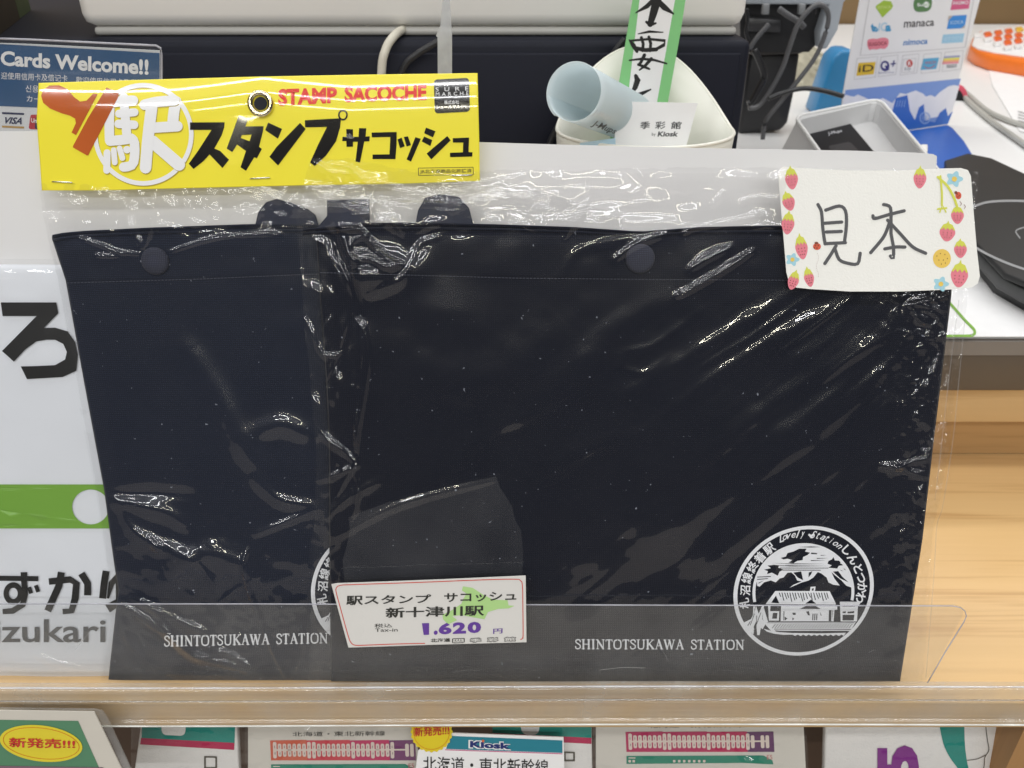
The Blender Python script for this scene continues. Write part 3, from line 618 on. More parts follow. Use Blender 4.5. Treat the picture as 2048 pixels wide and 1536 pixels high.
bF, sF = bag('packaged navy canvas bag in front, price label at its lower left', 'navy canvas bags in clear sleeves',
    [(430, 628), (470, 632), (600, 640), (760, 652), (900, 658), (1050, 658), (1365, 662)], [(430, 1908), (590, 1903), (700, 1890), (880, 1868), (1080, 1845), (1365, 1800)],
    [(600, 466), (740, 455), (850, 455), (1010, 457), (1150, 462), (1280, 469), (1400, 462), (1535, 461), (1910, 462)], [(600, 1363), (1850, 1363)], 0, (1280, 517, 27),
    [(640, 545), (1024, 556), (1310, 559), (1540, 560), (1890, 566)], 57, [(600, 460), (740, 446), (850, 446), (1010, 450), (1150, 455), (1280, 464), (1400, 455), (1535, 452), (1910, 455)],
    [([(828, 462), (836, 420), (850, 396), (880, 388), (918, 394), (938, 416), (950, 462)], 0, 'folded end of the strap left of centre'), ([(628, 462), (660, 425), (690, 414), (712, 425), (740, 450), (740, 466)], .6, None)], fyF)
serif('SHINTOTSUKAWA STATION', [(1150, 1279), (1490, 1280), (1490, 1299), (1150, 1298)], sF, .5, SCREEN, bF, 1.45)
emblem(0, 0, sF, bF, .5)
# ------------------------------------------------------------------ clear sleeves
slL = thing('plastic_sleeve', 'clear plastic sleeve of the rear bag with the yellow header card stapled on', 'plastic sleeve', B(-3).at(600, 1364), 'clear sleeves of the bags')
RL = [([(330, 1150), (420, 1110), (520, 1160)], 30, 1.8), ([(252, 378), (250, 420), (262, 462), (282, 492)], 9, 1.0), ([(272, 378), (290, 405), (310, 395)], 7, .9), ([(300, 430), (295, 470), (288, 492)], 6, .8), ([(312, 385), (305, 420), (300, 470)], 7, .7),
      ([(362, 378), (372, 420), (385, 445), (412, 444)], 7, 1.0), ([(440, 378), (412, 405), (408, 420), (425, 440)], 7, 1.0), ([(462, 392), (470, 425), (500, 430), (520, 424)], 12, 1.6), ([(470, 390), (500, 385), (560, 398)], 9, 1.3),
      ([(120, 396), (150, 412), (170, 415)], 9, .9), ([(90, 436), (105, 438)], 6, .7), ([(160, 477), (205, 492), (235, 504), (280, 508)], 4, .55), ([(190, 511), (238, 512)], 4, .45), ([(338, 504), (380, 490), (420, 478), (470, 471), (560, 468)], 4, .55),
      ([(222, 996), (270, 1010), (340, 1030), (372, 1055)], 14, .9), ([(218, 990), (300, 985), (380, 990)], 12, -.8), ([(232, 1000), (265, 1060), (300, 1098)], 10, .6), ([(260, 1060), (310, 1085), (360, 1110), (430, 1170)], 16, .9), ([(300, 1082), (320, 1105)], 9, 1.2),
      ([(380, 700), (440, 800), (480, 880), (540, 960)], 26, 1.3), ([(500, 870), (560, 850), (620, 870)], 20, 1.0), ([(510, 960), (560, 1000), (640, 1015)], 12, .8), ([(512, 1068), (560, 1048), (630, 1020)], 6, .9),
      ([(495, 1100), (486, 1130), (500, 1190), (520, 1240)], 5, .8), ([(402, 1130), (420, 1160), (430, 1190)], 5, .5), ([(440, 1205), (470, 1180), (500, 1165)], 5, .5),
      ([(238, 1208), (300, 1245), (360, 1290), (400, 1320)], 10, 1.5), ([(270, 1200), (310, 1225), (345, 1275), (385, 1312), (440, 1325), (490, 1338)], 9, 1.4), ([(400, 1315), (450, 1305), (500, 1335)], 7, 1.0), ([(290, 1205), (350, 1240), (400, 1262), (425, 1272)], 10, .9),
      ([(246, 1225), (255, 1280), (280, 1310), (310, 1335)], 9, .9), ([(520, 1240), (545, 1300), (572, 1355)], 6, 1.0), ([(620, 1220), (612, 1260), (600, 1310), (580, 1355)], 6, 1.0), ([(470, 1260), (500, 1300), (478, 1305)], 5, .7), ([(330, 1345), (400, 1350), (470, 1352)], 7, .5)]
def hL(x, y, u, v):
    c = np.clip(v * 25, 0, 1)
    top_ = np.exp(-((y - 400) / 50) ** 2)
    return (.35 * vnoise(x / 150., y / 150., 61, 3) + top_ * .9 * vnoise(x / 55., y / 35., 64, 3) + np.clip((y - 900) / 400, 0, 1) * .55 * vnoise((x + y * .4) / 70., (y - x * .4) / 55., 66, 3)) * c + top_ * .9 * (1 - np.abs(vnoise(x / 60., y / 55., 401, 2))) + ridges(x, y, [(p, w_, a_ * 1.35) for p, w_, a_ in RL])
gridsheet('film', [(350, 78), (430, 86), (520, 106), (596, 124), (768, 155), (1000, 198), (1152, 219), (1250, 222), (1364, 202)], [(350, 965), (430, 1245), (1364, 1230)],
          [(60, 366), (1000, 358), (1300, 366)], [(100, 1363), (1300, 1363)], B(-3.2), 520, 420, FILM, slL, lambda *q: np.maximum(hL(*q), -1.0), edge_noise=1.5)
gridsheet('film_back', [(350, 80), (596, 122), (768, 150), (1000, 194), (1152, 216), (1364, 200)], [(350, 965), (430, 1245), (1364, 1230)],
          [(60, 370), (1000, 362), (1300, 370)], [(100, 1363), (1300, 1363)], B(-9.0), 60, 60, FILMB, slL, lambda x, y, u, v: .3 * vnoise(x / 60., y / 60., 3, 3))
# header card
def hcard(x, y):
    x = np.asarray(x, float); y = np.asarray(y, float)
    yc = np.interp(x, [75, 130, 250, 350, 430, 520, 620, 700, 800, 960], [187, 189, 190, 185, 174, 160, 172, 180, 176, 170]) + 13
    s = np.clip((yc - y) / 16., -30, 30)
    return (381 - y) * .0000095 - (.00060 * np.log1p(np.exp(s))) - .0016 * ((x - 75) / 880. - .45) ** 2 + .0006 * np.exp(-((x - 450 - (380 - y) * .35) / 55.) ** 2) * np.clip((y - 230) / 100., 0, 1)
HC = B(-2.6, hcard)
hc = gridsheet('header_card', [(140, 77), (166, 77), (240, 73), (330, 80), (390, 84)], [(140, 955), (220, 957), (300, 959), (370, 960)], [(70, 166), (300, 159), (520, 153), (740, 149), (960, 146)], [(80, 381), (200, 381), (350, 377), (600, 371), (820, 367), (960, 362)], HC, 260, 130, YELLOW, slL, None, back=.5)
Z1 = Z(0, 0, 4); Z2 = Z(512, 0, 4); Z4 = Z(370, 200, 6.827); Z5 = Z(170, 160, 6.983)
S_ = 9
def pr(name, polys, off, m, **k): return ink(name, polys, HC, off * .3, m, hc, sub=S_, smooth=True, **k)
ring = [Z1(ell(1146, 1074, 402, 411, 80)), Z1(ell(1146, 1074, 366, 374, 80))[::-1]]
eki = [(Z5([(345, 370), (338, 620), (342, 840)]), 19), (Z5([(350, 850), (520, 835), (640, 815)]), 20), (Z5([(655, 820), (690, 880), (690, 1080), (650, 1190), (540, 1215)]), 19), (Z5([(540, 240), (560, 500), (585, 790)]), 18), (Z5([(380, 310), (560, 290), (672, 285)]), 20),
       (Z5([(475, 470), (690, 450)]), 16), (Z5([(468, 612), (685, 625)]), 17), (Z5([(308, 1015), (303, 1260)]), 14), (Z5([(400, 980), (415, 1150)]), 11.5), (Z5([(482, 955), (522, 1090)]), 11.5),
       (Z5([(830, 345), (1000, 305), (1250, 285)]), 21), (Z5([(930, 380), (880, 800), (845, 1225)]), 23), (Z5([(1270, 300), (1240, 450), (1225, 620)]), 22), (Z5([(960, 665), (1290, 645)]), 21), (Z5([(940, 860), (1310, 1180)]), 25)]
ek = [[stroke(sm(p, 8) if len(p) > 2 else p, w_, True, 8)] for p, w_ in eki] + [[Z5(ell(585, 972, 52, 52, 20))]]
sh = lambda polys, dx, dy: [[[(x + dx, y + dy) for x, y in lp] for lp in L] for L in polys]
for q, (dx, dy) in enumerate([(1.6, 2.6), (1.0, 1.5)]):
    pr('print_shadow', sh([ring] + ek, dx, dy), .10 + q * .09, mat('soft_olive_print%s' % ('' if q else '_pale'), (.70, .56, .05, 1) if q == 0 else (.45, .34, .05, 1), .15, .1, coat=.5))
pr('printed_ring', [ring], .30, TWHITE); pr('lettering', ek, .42, TWHITE)
pr('stamp_picture', [[Z1([(328, 765), (345, 718), (395, 684), (470, 681), (540, 712), (590, 775), (640, 812), (690, 805), (720, 775), (745, 748), (780, 753), (607, 1080), (572, 1060), (606, 985), (600, 948), (560, 925), (490, 905), (400, 868), (345, 822)])],
                     [Z1([(852, 699), (950, 745), (944, 780), (830, 1000), (705, 1240), (695, 1243), (584, 1180), (583, 1168), (700, 950)])]], .62, ORANGE)
title = [[Z4([(68, 305), (540, 303), (535, 370), (500, 480), (400, 662), (480, 695), (600, 815), (510, 928), (335, 742), (250, 835), (115, 940), (50, 870), (180, 690), (362, 408), (68, 408)])],
         [Z4([(735, 205), (860, 262), (825, 360), (1072, 357), (1065, 420), (1010, 638), (1048, 668), (980, 795), (945, 780), (832, 965), (757, 918), (832, 695), (710, 607), (645, 710), (568, 662), (640, 470)]), Z4([(775, 478), (908, 472), (882, 562), (760, 518)])[::-1]],
         [Z4([(1135, 307), (1325, 395), (1268, 527), (1095, 410)])], [Z4([(1570, 312), (1647, 395), (1270, 893), (1152, 775), (1250, 640)])],
         [Z2([(390, 962), (680, 945), (672, 1020), (640, 1130), (560, 1245), (470, 1328), (432, 1300), (500, 1150), (568, 1015), (393, 1018)])],
         [Z2(ell(695, 920, 39, 44, 26)), Z2(ell(695, 920, 26, 30, 26))[::-1]],
         [Z2([(722, 1032), (775, 1034), (776, 1094), (820, 1094), (824, 1024), (882, 1026), (876, 1092), (910, 1090), (907, 1130), (866, 1132), (832, 1300), (796, 1292), (814, 1134), (776, 1134), (776, 1173), (724, 1175), (722, 1128), (690, 1128), (692, 1094), (723, 1094)])],
         [Z2([(925, 1060), (1125, 1055), (1125, 1150), (1115, 1272), (932, 1272), (932, 1236), (1068, 1234), (1075, 1095), (927, 1098)])],
         [Z2([(1132, 1115), (1165, 1100), (1190, 1170), (1152, 1185)])], [Z2([(1182, 1095), (1215, 1090), (1240, 1160), (1205, 1172)])], [Z2([(1275, 1097), (1318, 1110), (1240, 1292), (1205, 1275)])],
         [Z2([(1360, 1020), (1436, 1050), (1415, 1098), (1345, 1065)])], [Z2([(1345, 1092), (1410, 1120), (1395, 1168), (1325, 1130)])], [Z2([(1530, 1088), (1557, 1122), (1402, 1275), (1365, 1228)])],
         [Z2([(1574, 1105), (1705, 1100), (1700, 1215), (1732, 1218), (1730, 1252), (1552, 1256), (1552, 1222), (1655, 1218), (1658, 1140), (1575, 1140)])]]
pr('lettering', title, .52, TBLACK)
text('STAMP', [(556, 178), (674, 174), (674, 206), (556, 212)], HC, .12, RED, hc, bold=.045, sub=S_, smooth=True)
text('SACOCHE', [(689, 172), (853, 169), (853, 200), (689, 205)], HC, .12, RED, hc, bold=.045, sub=S_, smooth=True)
pr('maker_badge', [[rrect(Z2([(1422, 636), (1704, 622), (1712, 893), (1430, 908)]), .12)]], .3, TBLACK)
SIL = mat('silver_print', (.55, .55, .56, 1), .2)
text('SURE', Z2([(1436, 700), (1700, 690), (1700, 722), (1436, 732)]), HC, .13, TWHITE, hc, spacing=2.2, sub=S_)
text('MARCHE', Z2([(1438, 738), (1700, 730), (1700, 760), (1438, 768)]), HC, .13, TWHITE, hc, spacing=1.8, sub=S_)
pr('lettering', [[Z2([(1500, 684), (1520, 670), (1540, 684), (1533, 688), (1520, 678), (1508, 688)])]], .42, TWHITE)
text('株式会社', Z2([(1506, 803), (1624, 800), (1624, 830), (1506, 834)]), HC, .13, TWHITE, hc, bold=.01, sub=S_)
text('シュールマルシェ', Z2([(1440, 843), (1696, 838), (1696, 866), (1440, 872)]), HC, .13, TWHITE, hc, bold=.015, sub=S_)
OL = mat('olive_ink', (.16, .13, .02, 1), .3)
pr('lettering', [[Z2([(1296, 1342), (1739, 1335), (1742, 1398), (1298, 1406)]), Z2([(1302, 1347), (1734, 1340), (1736, 1393), (1304, 1401)])[::-1]]], .3, OL)
text('JR北海道商品化許諾済', Z2([(1312, 1356), (1726, 1348), (1726, 1386), (1312, 1394)]), HC, .1, OL, hc, bold=.012, sub=S_)
# eyelet and staples
c = HC.at(521, 207, .0005); n_ = Vector(BAG.n); rx = Vector((1, 0, 0)); uy = n_.cross(rx)
V = []; Fc = []; K = 40; prof_ = [(24.5, .0), (24.3, .7), (22, 1.2), (19, 1.3), (16, 1.1), (14.2, .5), (13.6, -.8)]
for r_, z_ in prof_:
    for k in range(K): a = 2 * math.pi * k / K; V.append(tuple(c + (rx * math.cos(a) + uy * math.sin(a)) * r_ / F * .375 + n_ * z_ / 1000))
for j in range(len(prof_) - 1):
    for k in range(K): Fc.append((j * K + k, j * K + (k + 1) % K, (j + 1) * K + (k + 1) % K, (j + 1) * K + k))
mesh('eyelet', V, Fc, mat('brass', (.86, .76, .52, 1), .16, .1, 200, metal=1), hc, smooth=True)
ink('eyelet_hole', [[ell(521, 207, 13.5, 13.5, 30)]], HC, .8, mat('hole_dark', (.012, .013, .02, 1), .8), hc)
STEEL = mat('staple_steel', (.75, .74, .70, 1), .25, metal=1)
for a, b in (((104, 363), (145, 365)), ((500, 357), (540, 355)), ((904, 351), (944, 350))):
    tube('staple', [HC.at(a[0], a[1] + 1, -.0004), HC.at(a[0] + 1, a[1], .0007), HC.at((a[0] + b[0]) / 2, (a[1] + b[1]) / 2, .0008), HC.at(b[0] - 1, b[1], .0007), HC.at(b[0], b[1] + 1, -.0004)], .00028, STEEL, hc, 6)
# front sleeve
slF = thing('plastic_sleeve', 'creased clear plastic sleeve of the front bag, with the handwritten card on its corner', 'plastic sleeve', B(4).at(1240, 1364), 'clear sleeves of the bags')
RF = [([(1010, 690), (900, 640), (800, 600)], 40, 2.2), ([(1130, 640), (1060, 700), (960, 760), (800, 740)], 46, 2.4), ([(1450, 1000), (1330, 1050), (1220, 1010)], 44, 2.2), ([(1700, 760), (1560, 900), (1500, 1010)], 30, 1.8), ([(690, 552), (760, 549), (815, 538)], 34, 2.6), ([(628, 322), (660, 345), (690, 372), (700, 378)], 6, 1.2), ([(700, 335), (725, 360), (740, 372)], 5, .8), ([(652, 355), (672, 345), (690, 352), (680, 365)], 8, 1.4), ([(655, 330), (690, 332), (720, 345)], 6, .8),
      ([(600, 410), (680, 415), (760, 404), (850, 408), (960, 405), (1050, 392)], 6, 1.2), ([(640, 398), (740, 372), (850, 392), (960, 375), (1040, 352)], 7, 1.1), ([(905, 425), (930, 410), (960, 398), (1000, 372)], 5, .9), ([(735, 420), (780, 412), (870, 405), (905, 425)], 5, .9),
      ([(510, 420), (600, 415), (690, 412)], 5, .7), ([(678, 384), (690, 400), (720, 420), (745, 430)], 6, .9), ([(755, 432), (790, 445), (805, 470)], 7, 1.3), ([(780, 440), (800, 460)], 9, 1.2),
      ([(682, 457), (690, 490), (705, 520), (712, 535)], 8, 1.7), ([(683, 456), (720, 460), (745, 490), (775, 518), (800, 530)], 6, 1.4), ([(700, 520), (740, 517), (770, 532), (800, 530)], 8, 1.4), ([(703, 488), (718, 476), (730, 472)], 5, .8),
      ([(668, 455), (675, 500), (700, 550), (718, 620), (722, 640)], 7, -1.3), ([(678, 520), (695, 560), (706, 590), (716, 625)], 4, .8), ([(722, 640), (735, 690), (732, 760), (715, 860), (712, 930)], 6, 1.2), ([(718, 640), (722, 700), (716, 770)], 5, .8), ([(612, 640), (640, 700), (655, 720)], 5, .8),
      ([(655, 770), (680, 715), (705, 632)], 6, -.9), ([(650, 708), (665, 712), (682, 705)], 4, .8), ([(640, 860), (660, 885), (690, 905), (712, 930)], 7, 1.0), ([(640, 960), (670, 950), (712, 932)], 6, .9), ([(706, 772), (710, 840), (712, 900)], 4, .8), ([(708, 935), (690, 960), (672, 995)], 5, .7), ([(712, 935), (715, 980), (705, 1040)], 5, .7),
      ([(965, 448), (870, 465), (830, 500), (815, 530), (780, 570)], 14, -.9), ([(905, 460), (850, 480), (825, 510), (800, 560), (740, 590)], 10, .8),
      ([(1125, 548), (1160, 500), (1250, 480), (1290, 474)], 10, .8), ([(1230, 520), (1270, 490), (1330, 468)], 8, .8), ([(1130, 475), (1145, 455), (1160, 435), (1175, 400)], 5, 1.0), ([(1425, 450), (1480, 440), (1523, 432)], 5, 1.1), ([(1365, 468), (1390, 455), (1440, 448)], 6, .8),
      ([(1150, 395), (1165, 375), (1172, 384)], 5, .8), ([(1030, 395), (1060, 400), (1110, 385)], 5, .9), ([(1180, 420), (1150, 440), (1135, 458)], 5, .8), ([(1425, 412), (1438, 398), (1444, 385)], 4, .8),
      ([(1505, 503), (1440, 545), (1375, 582), (1355, 592)], 6, 1.4), ([(1380, 540), (1410, 520), (1460, 495)], 8, .8), ([(1590, 582), (1480, 650), (1350, 730), (1240, 790)], 16, 1.8), ([(1620, 590), (1500, 675), (1400, 735)], 7, 1.0), ([(1700, 600), (1600, 650), (1450, 740), (1330, 830)], 14, 1.7), ([(1700, 600), (1560, 705)], 5, .9),
      ([(1820, 608), (1780, 660), (1650, 740), (1500, 850), (1370, 950)], 18, 1.9), ([(1800, 660), (1700, 720), (1640, 770)], 8, 1.2), ([(1840, 640), (1750, 760), (1620, 880), (1500, 960)], 16, 1.5), ([(1330, 855), (1200, 890), (1100, 935)], 18, 1.2), ([(1240, 735), (1250, 705), (1310, 690), (1400, 620)], 9, .8), ([(1240, 735), (1290, 745), (1340, 710)], 8, .6),
      ([(1360, 595), (1250, 640), (1130, 750), (1010, 830)], 26, 1.4), ([(1180, 760), (1060, 830), (970, 870), (870, 960)], 18, 1.3), ([(1830, 605), (1870, 600), (1895, 590)], 6, 1.1), ([(1820, 608), (1870, 615), (1890, 620)], 6, 1.2), ([(1820, 610), (1840, 640), (1860, 650)], 6, 1.1), ([(1840, 620), (1870, 628), (1890, 655)], 5, 1.0), ([(1880, 580), (1868, 600), (1880, 608)], 5, 1.1),
      ([(1765, 932), (1800, 935), (1845, 952)], 7, 1.3), ([(1780, 945), (1810, 930), (1858, 915)], 6, 1.1), ([(1860, 880), (1895, 895)], 7, 1.2), ([(1868, 870), (1880, 860), (1895, 850)], 5, .8), ([(1700, 1000), (1620, 1060), (1560, 1120)], 14, 1.2), ([(1845, 1000), (1740, 1060), (1640, 1150), (1540, 1230)], 18, 1.2), ([(1750, 935), (1680, 1000), (1600, 1040)], 10, 1.0),
      ([(645, 1040), (690, 1000), (760, 960)], 10, .6), ([(1000, 955), (1045, 1080), (1040, 1160)], 8, .5), ([(670, 1075), (800, 1010), (995, 958)], 8, .5), ([(1310, 1290), (1330, 1320)], 4, .5)]
def hF(x, y, u, v):
    top_ = np.exp(-((y - 385) / 62) ** 2)
    diag = .22 * vnoise((x * .62 + y * .78) / 46., (x * .78 - y * .62) / 300., 81, 3) * np.clip((x - 1000) / 500, 0, 1) * np.clip((y - 560) / 120., 0, 1)
    edge = np.clip((x - 1740) / 120., 0, 1) * .7 * vnoise(x / 26., y / 30., 83, 3) + np.clip((760 - x) / 90., 0, 1) * .6 * vnoise(x / 30., y / 70., 84, 2)
    cr = lambda sx, sy, s: 1 - np.abs(vnoise(x / sx + .6 * vnoise(x / 60., y / 60., s + 1, 1), y / sy, s, 2))
    band = np.clip((470 - y) / 20., 0, 1)
    return .45 * vnoise(x / 170., y / 150., 85, 3) + band * (.45 * vnoise(x / 80., y / 50., 87, 2) + .8 * cr(120., 60., 301)) + diag + edge + np.clip((x - 1760) / 90., 0, 1) * .5 * cr(40., 46., 305) + np.clip((740 - x) / 60., 0, 1) * .6 * cr(46., 90., 307) + ridges(x, y, [(p, w_, a_ * (1.25 if p[0][1] < 545 or p[0][0] < 760 or min(t[0] for t in p) > 1755 else .36)) for p, w_, a_ in RF])
gridsheet('film', [(310, 628), (330, 617), (440, 592), (520, 600), (640, 610), (760, 620), (900, 632), (1040, 632), (1100, 620), (1200, 624), (1364, 617)],
          [(300, 1958), (345, 1958), (440, 1950), (580, 1938), (700, 1925), (790, 1910), (880, 1900), (1010, 1880), (1050, 1868), (1150, 1862), (1364, 1845)],
          [(560, 318), (700, 318), (760, 328), (830, 342), (1000, 340), (1500, 335), (1800, 338), (2000, 341)], [(500, 1363), (2000, 1363)], B(3.4), 760, 620, FILM, slF, lambda *q: np.maximum(hF(*q), -2.2), edge_noise=3)
gridsheet('film_back', [(310, 632), (440, 598), (640, 612), (900, 634), (1364, 622)], [(300, 1950), (580, 1930), (880, 1892), (1150, 1856), (1364, 1836)],
          [(560, 326), (1000, 346), (2000, 346)], [(500, 1363), (2000, 1363)], B(-2.5), 90, 90, FILMB, slF, lambda x, y, u, v: .25 * vnoise(x / 60., y / 60., 33, 3))
SEAM = clear('film_seam', (.95, .95, .95), .10, .1, 1.5, 1.5, .2, 300, (.8, .8, .8))
for L in ([(1930, 640), (1916, 780), (1906, 880), (1886, 1010), (1874, 1052), (1868, 1150), (1852, 1355)], [(1918, 600), (1905, 700), (1893, 800), (1882, 900), (1870, 1000)]):
    P = [[stroke(sm(L, 40), 2.2, True, 2)]]; ink('seam', P, B(3.4), 1.6, SEAM, slF)
ink('hazy_patch', [[[(697, 1035), (705, 1031), (780, 1003), (800, 1002), (845, 988), (900, 972), (992, 953), (1000, 975), (1024, 1012), (1030, 1040), (1042, 1060), (1046, 1100), (1044, 1175), (690, 1175), (685, 1120), (694, 1090), (700, 1060)]]], B(3.4), 2.6, clear('frosted_patch', (.99, .99, .99), .022, .3, 1.4, .6), slF, sub=40)  # pale hazy patch with irregular edges laid over the front film
# handwritten sample card
hk = lambda x, y: -.0035 * ((np.asarray(x, float) - 1757) / 190.) ** 2 * (np.asarray(x, float) < 1757) - .002 * ((np.asarray(x, float) - 1757) / 190.) ** 2
SK = B(9.5, hk)
NOTE = mat('cream_note_card', (.96, .95, .89, 1), .55, .015, 40, .25, 1200)
nc = sheet('sample_card', [(1557, 352), (1560, 338), (1568, 333), (1600, 336), (1700, 341), (1800, 341), (1880, 337), (1922, 336), (1936, 340), (1942, 352), (1948, 430), (1954, 500), (1960, 552), (1956, 567), (1944, 575), (1900, 579), (1800, 583), (1700, 583), (1620, 578), (1592, 575), (1578, 563), (1573, 545), (1567, 470), (1560, 390)], SK, 0, .35, NOTE,
           label='cream note card with strawberry border and handwritten Japanese characters, stuck to the front sleeve', cat='note card', sub=25)
Z8 = Z(1536, 384, 4); PEN = mat('grey_marker', (.10, .10, .105, 1), .6)
ken = [[(400, 100), (428, 160), (440, 300), (457, 415)], [(462, 145), (570, 112), (620, 150), (628, 260), (612, 405)], [(460, 413), (620, 405)], [(450, 250), (590, 240)], [(466, 320), (588, 315)], [(545, 430), (500, 505), (455, 572)], [(535, 450), (570, 540), (640, 570), (718, 573), (738, 490)]]
hon = [[(925, 100), (970, 112), (985, 160), (985, 330), (1005, 440), (1002, 530), (980, 512)], [(840, 190), (855, 212), (970, 180), (1090, 150)], [(975, 240), (925, 360), (822, 485)], [(958, 225), (1060, 335), (1160, 440), (1262, 490)], [(935, 455), (1020, 440), (1096, 440)]]
ink('handwriting', [[stroke(sm(Z8(s), 14) if len(s) > 2 else Z8(s), 6.6)] for s in ken + hon], SK, .12, PEN, nc, sub=25)
PINK = mat('pink_print', (.86, .24, .30, 1), .6); LIME = mat('lime_print', (.72, .74, .10, 1), .6); SKYP = mat('sky_blue_print', (.40, .70, .80, 1), .6); DOT = mat('seed_print', (.22, .06, .03, 1), .6); LY = mat('lemon_print', (.90, .62, .12, 1), .6)
def rot(L, cx, cy, a): return [(cx + (x - cx) * math.cos(a) - (y - cy) * math.sin(a), cy + (x - cx) * math.sin(a) + (y - cy) * math.cos(a)) for x, y in L]
berries = [(1583, 357, 13, 20, -.1), (1577, 403, 12.5, 17, -.3), (1576, 447, 13, 20, .1), (1603, 495, 12.5, 22, -.15), (1587, 561, 11, 17, .3), (1618, 555, 10, 17, -.2), (1840, 356, 13, 19, .05), (1915, 430, 13, 16, 0), (1895, 464, 16, 17, .1), (1921, 498, 13, 16, 0), (1919, 550, 17.5, 23, .1)]
for cx, cy, rx_, ry_, a in berries:
    sb = ink('strawberry', [[rot([(cx + rx_ * math.cos(t) * (1 - .28 * max(0, math.sin(t))), cy + 2 + ry_ * math.sin(t)) for t in np.linspace(0, 6.2, 24)], cx, cy, a)]], SK, .06, PINK, nc)
    cpx = [(cx - rx_ * .9, cy - ry_ * .30)]
    for j in range(7): cpx.append((cx - rx_ * .9 + rx_ * 1.8 * (j + .5) / 7, cy - ry_ * (.22 if j % 2 == 0 else .5)))
    cpx += [(cx + rx_ * .9, cy - ry_ * .35), (cx + rx_ * .55, cy - ry_ * .9), (cx + 2, cy - ry_ * 1.02), (cx, cy - ry_ * 1.35), (cx - 3, cy - ry_ * 1.02), (cx - rx_ * .6, cy - ry_ * .85)]
    ink('leaf', [[rot(cpx, cx, cy, a)]], SK, .16, LIME, sb)
    ink('seeds', [[rot(ell(cx + rx_ * (-.5 + .5 * (j % 3)) * (1 if j < 6 else .6), cy + ry_ * (.08 + .28 * (j // 3)), .9, 1.3, 6), cx, cy, a)] for j in range(9)], SK, .28, DOT, sb, kind='stuff')
for q, w_ in ((sm([(1881, 352), (1884, 385), (1884, 410)], 10), 4), (sm([(1876, 354), (1895, 372), (1908, 395), (1914, 412)], 10), 5), ([(1876, 418), (1893, 416)], 4), ([(1880, 424), (1885, 410), (1892, 424)], 3)):
    ink('stem_print', [[stroke(q, w_)]], SK, .16 + w_ * .01, LIME, nc)
yb = ink('berry', [[ell(1884, 517, 18, 19, 24)]], SK, .06, LY, nc)
ink('seeds', [[ell(1884 + dx, 517 + dy, .9, 1.3, 6)] for dx, dy in ((-10, -5), (-3, -10), (6, -8), (11, 0), (-6, 3), (3, 3), (-1, 11), (7, 9))], SK, .28, DOT, yb, kind='stuff')
for cx, cy, r_ in ((1585, 519, 13), (1909, 358, 16), (1882, 568, 15)):
    fw = ink('flower', [[[(cx + r_ * (1 + .22 * math.cos(5 * t)) * math.cos(t) * .9, cy + r_ * (1 + .22 * math.cos(5 * t)) * math.sin(t) * .85) for t in np.linspace(0, 6.2, 40)]]], SK, .06, SKYP, nc); ink('centre', [[ell(cx, cy, r_ * .33, r_ * .33, 12)]], SK, .16, LY, fw)
ink('ladybird_print', [[ell(1634, 493, 8, 7, 16)], [ell(1917, 391, 6, 7.5, 16)]], SK, .06, mat('coral_print', (.75, .12, .06, 1), .6), nc)
ink('pen_mark_print', [[ell(1631 + a, 491 + b, 1.3, 1.6, 8)] for a, b in ((0, 0), (6, 0), (3, 5), (-2, 5))] + [[ell(1915 + a, 388 + b, 1.2, 1.4, 8)] for a, b in ((0, 0), (4, 3), (1, 6))] + [[ell(1633, 486, 4, 2.5, 10)], [ell(1912, 385, 3, 3, 10)]] + [[stroke(sm([(1912 + 4 * j, 397 + 3 * j), (1915 + 4 * j, 401 + 3 * j), (1913 + 4 * j, 405 + 3 * j)], 6), 1)] for j in (2, 4)] +
    [[ell(1635 + 2.2 * math.sin(j * .6), 507 + j * 3.3, .5, .6, 5)] for j in range(15)], SK, .26, DOT, nc)
# price label
PT = B(11, lambda x, y: .002 * np.clip((740 - np.asarray(x, float)) / 80., 0, 1) ** 2)
Z3 = Z(650, 1140, 4.876)
PCARD = mat('cream_price_card', (.72, .70, .66, 1), .5, .015, 50, .08, 900)
pt = sheet('price_label', Z3([(62, 142), (120, 132), (700, 112), (1200, 92), (1957, 58), (1961, 380), (1965, 705), (1100, 728), (600, 745), (228, 757), (150, 470)]), PT, 0, .5, PCARD,
           label='cream price label reading 1.620 yen with red outline, on the clear rail', cat='price label', sub=30)
PR = mat('red_outline_ink', (.62, .06, .04, 1), .5); PU = mat('purple_ink', (.13, .05, .32, 1), .5); PB = mat('dark_print', (.03, .03, .025, 1), .5); PG = mat('green_map_print', (.44, .68, .26, 1), .6)
ink('outline_print', [[stroke(sm(Z3([(975, 716), (700, 722), (420, 733), (300, 735), (255, 710), (225, 640), (150, 370), (112, 230), (108, 180), (150, 150), (300, 142), (900, 122), (1500, 98), (1850, 90), (1905, 105), (1925, 150), (1930, 400), (1932, 640), (1925, 668), (1905, 680)]), 60), 1.7, False)]], PT, .12, PR, pt, sub=30)
ink('map_print', [[Z3([(1345, 160), (1440, 175), (1540, 240), (1640, 290), (1780, 295), (1790, 345), (1850, 350), (1790, 375), (1690, 380), (1590, 410), (1555, 480), (1460, 465), (1330, 440), (1240, 450), (1290, 490), (1200, 530), (1150, 480), (1145, 440), (1240, 390), (1330, 330), (1345, 290), (1380, 230), (1335, 200)])]], PT, .10, PG, pt, sub=30)
text('駅スタンプ', Z3([(205, 250), (1035, 238), (1035, 325), (205, 345)]), PT, .2, PB, pt, bold=.022, sub=30)
text('サコッシュ', Z3([(1162, 228), (1866, 208), (1866, 298), (1162, 318)]), PT, .2, PB, pt, bold=.022, sub=30)
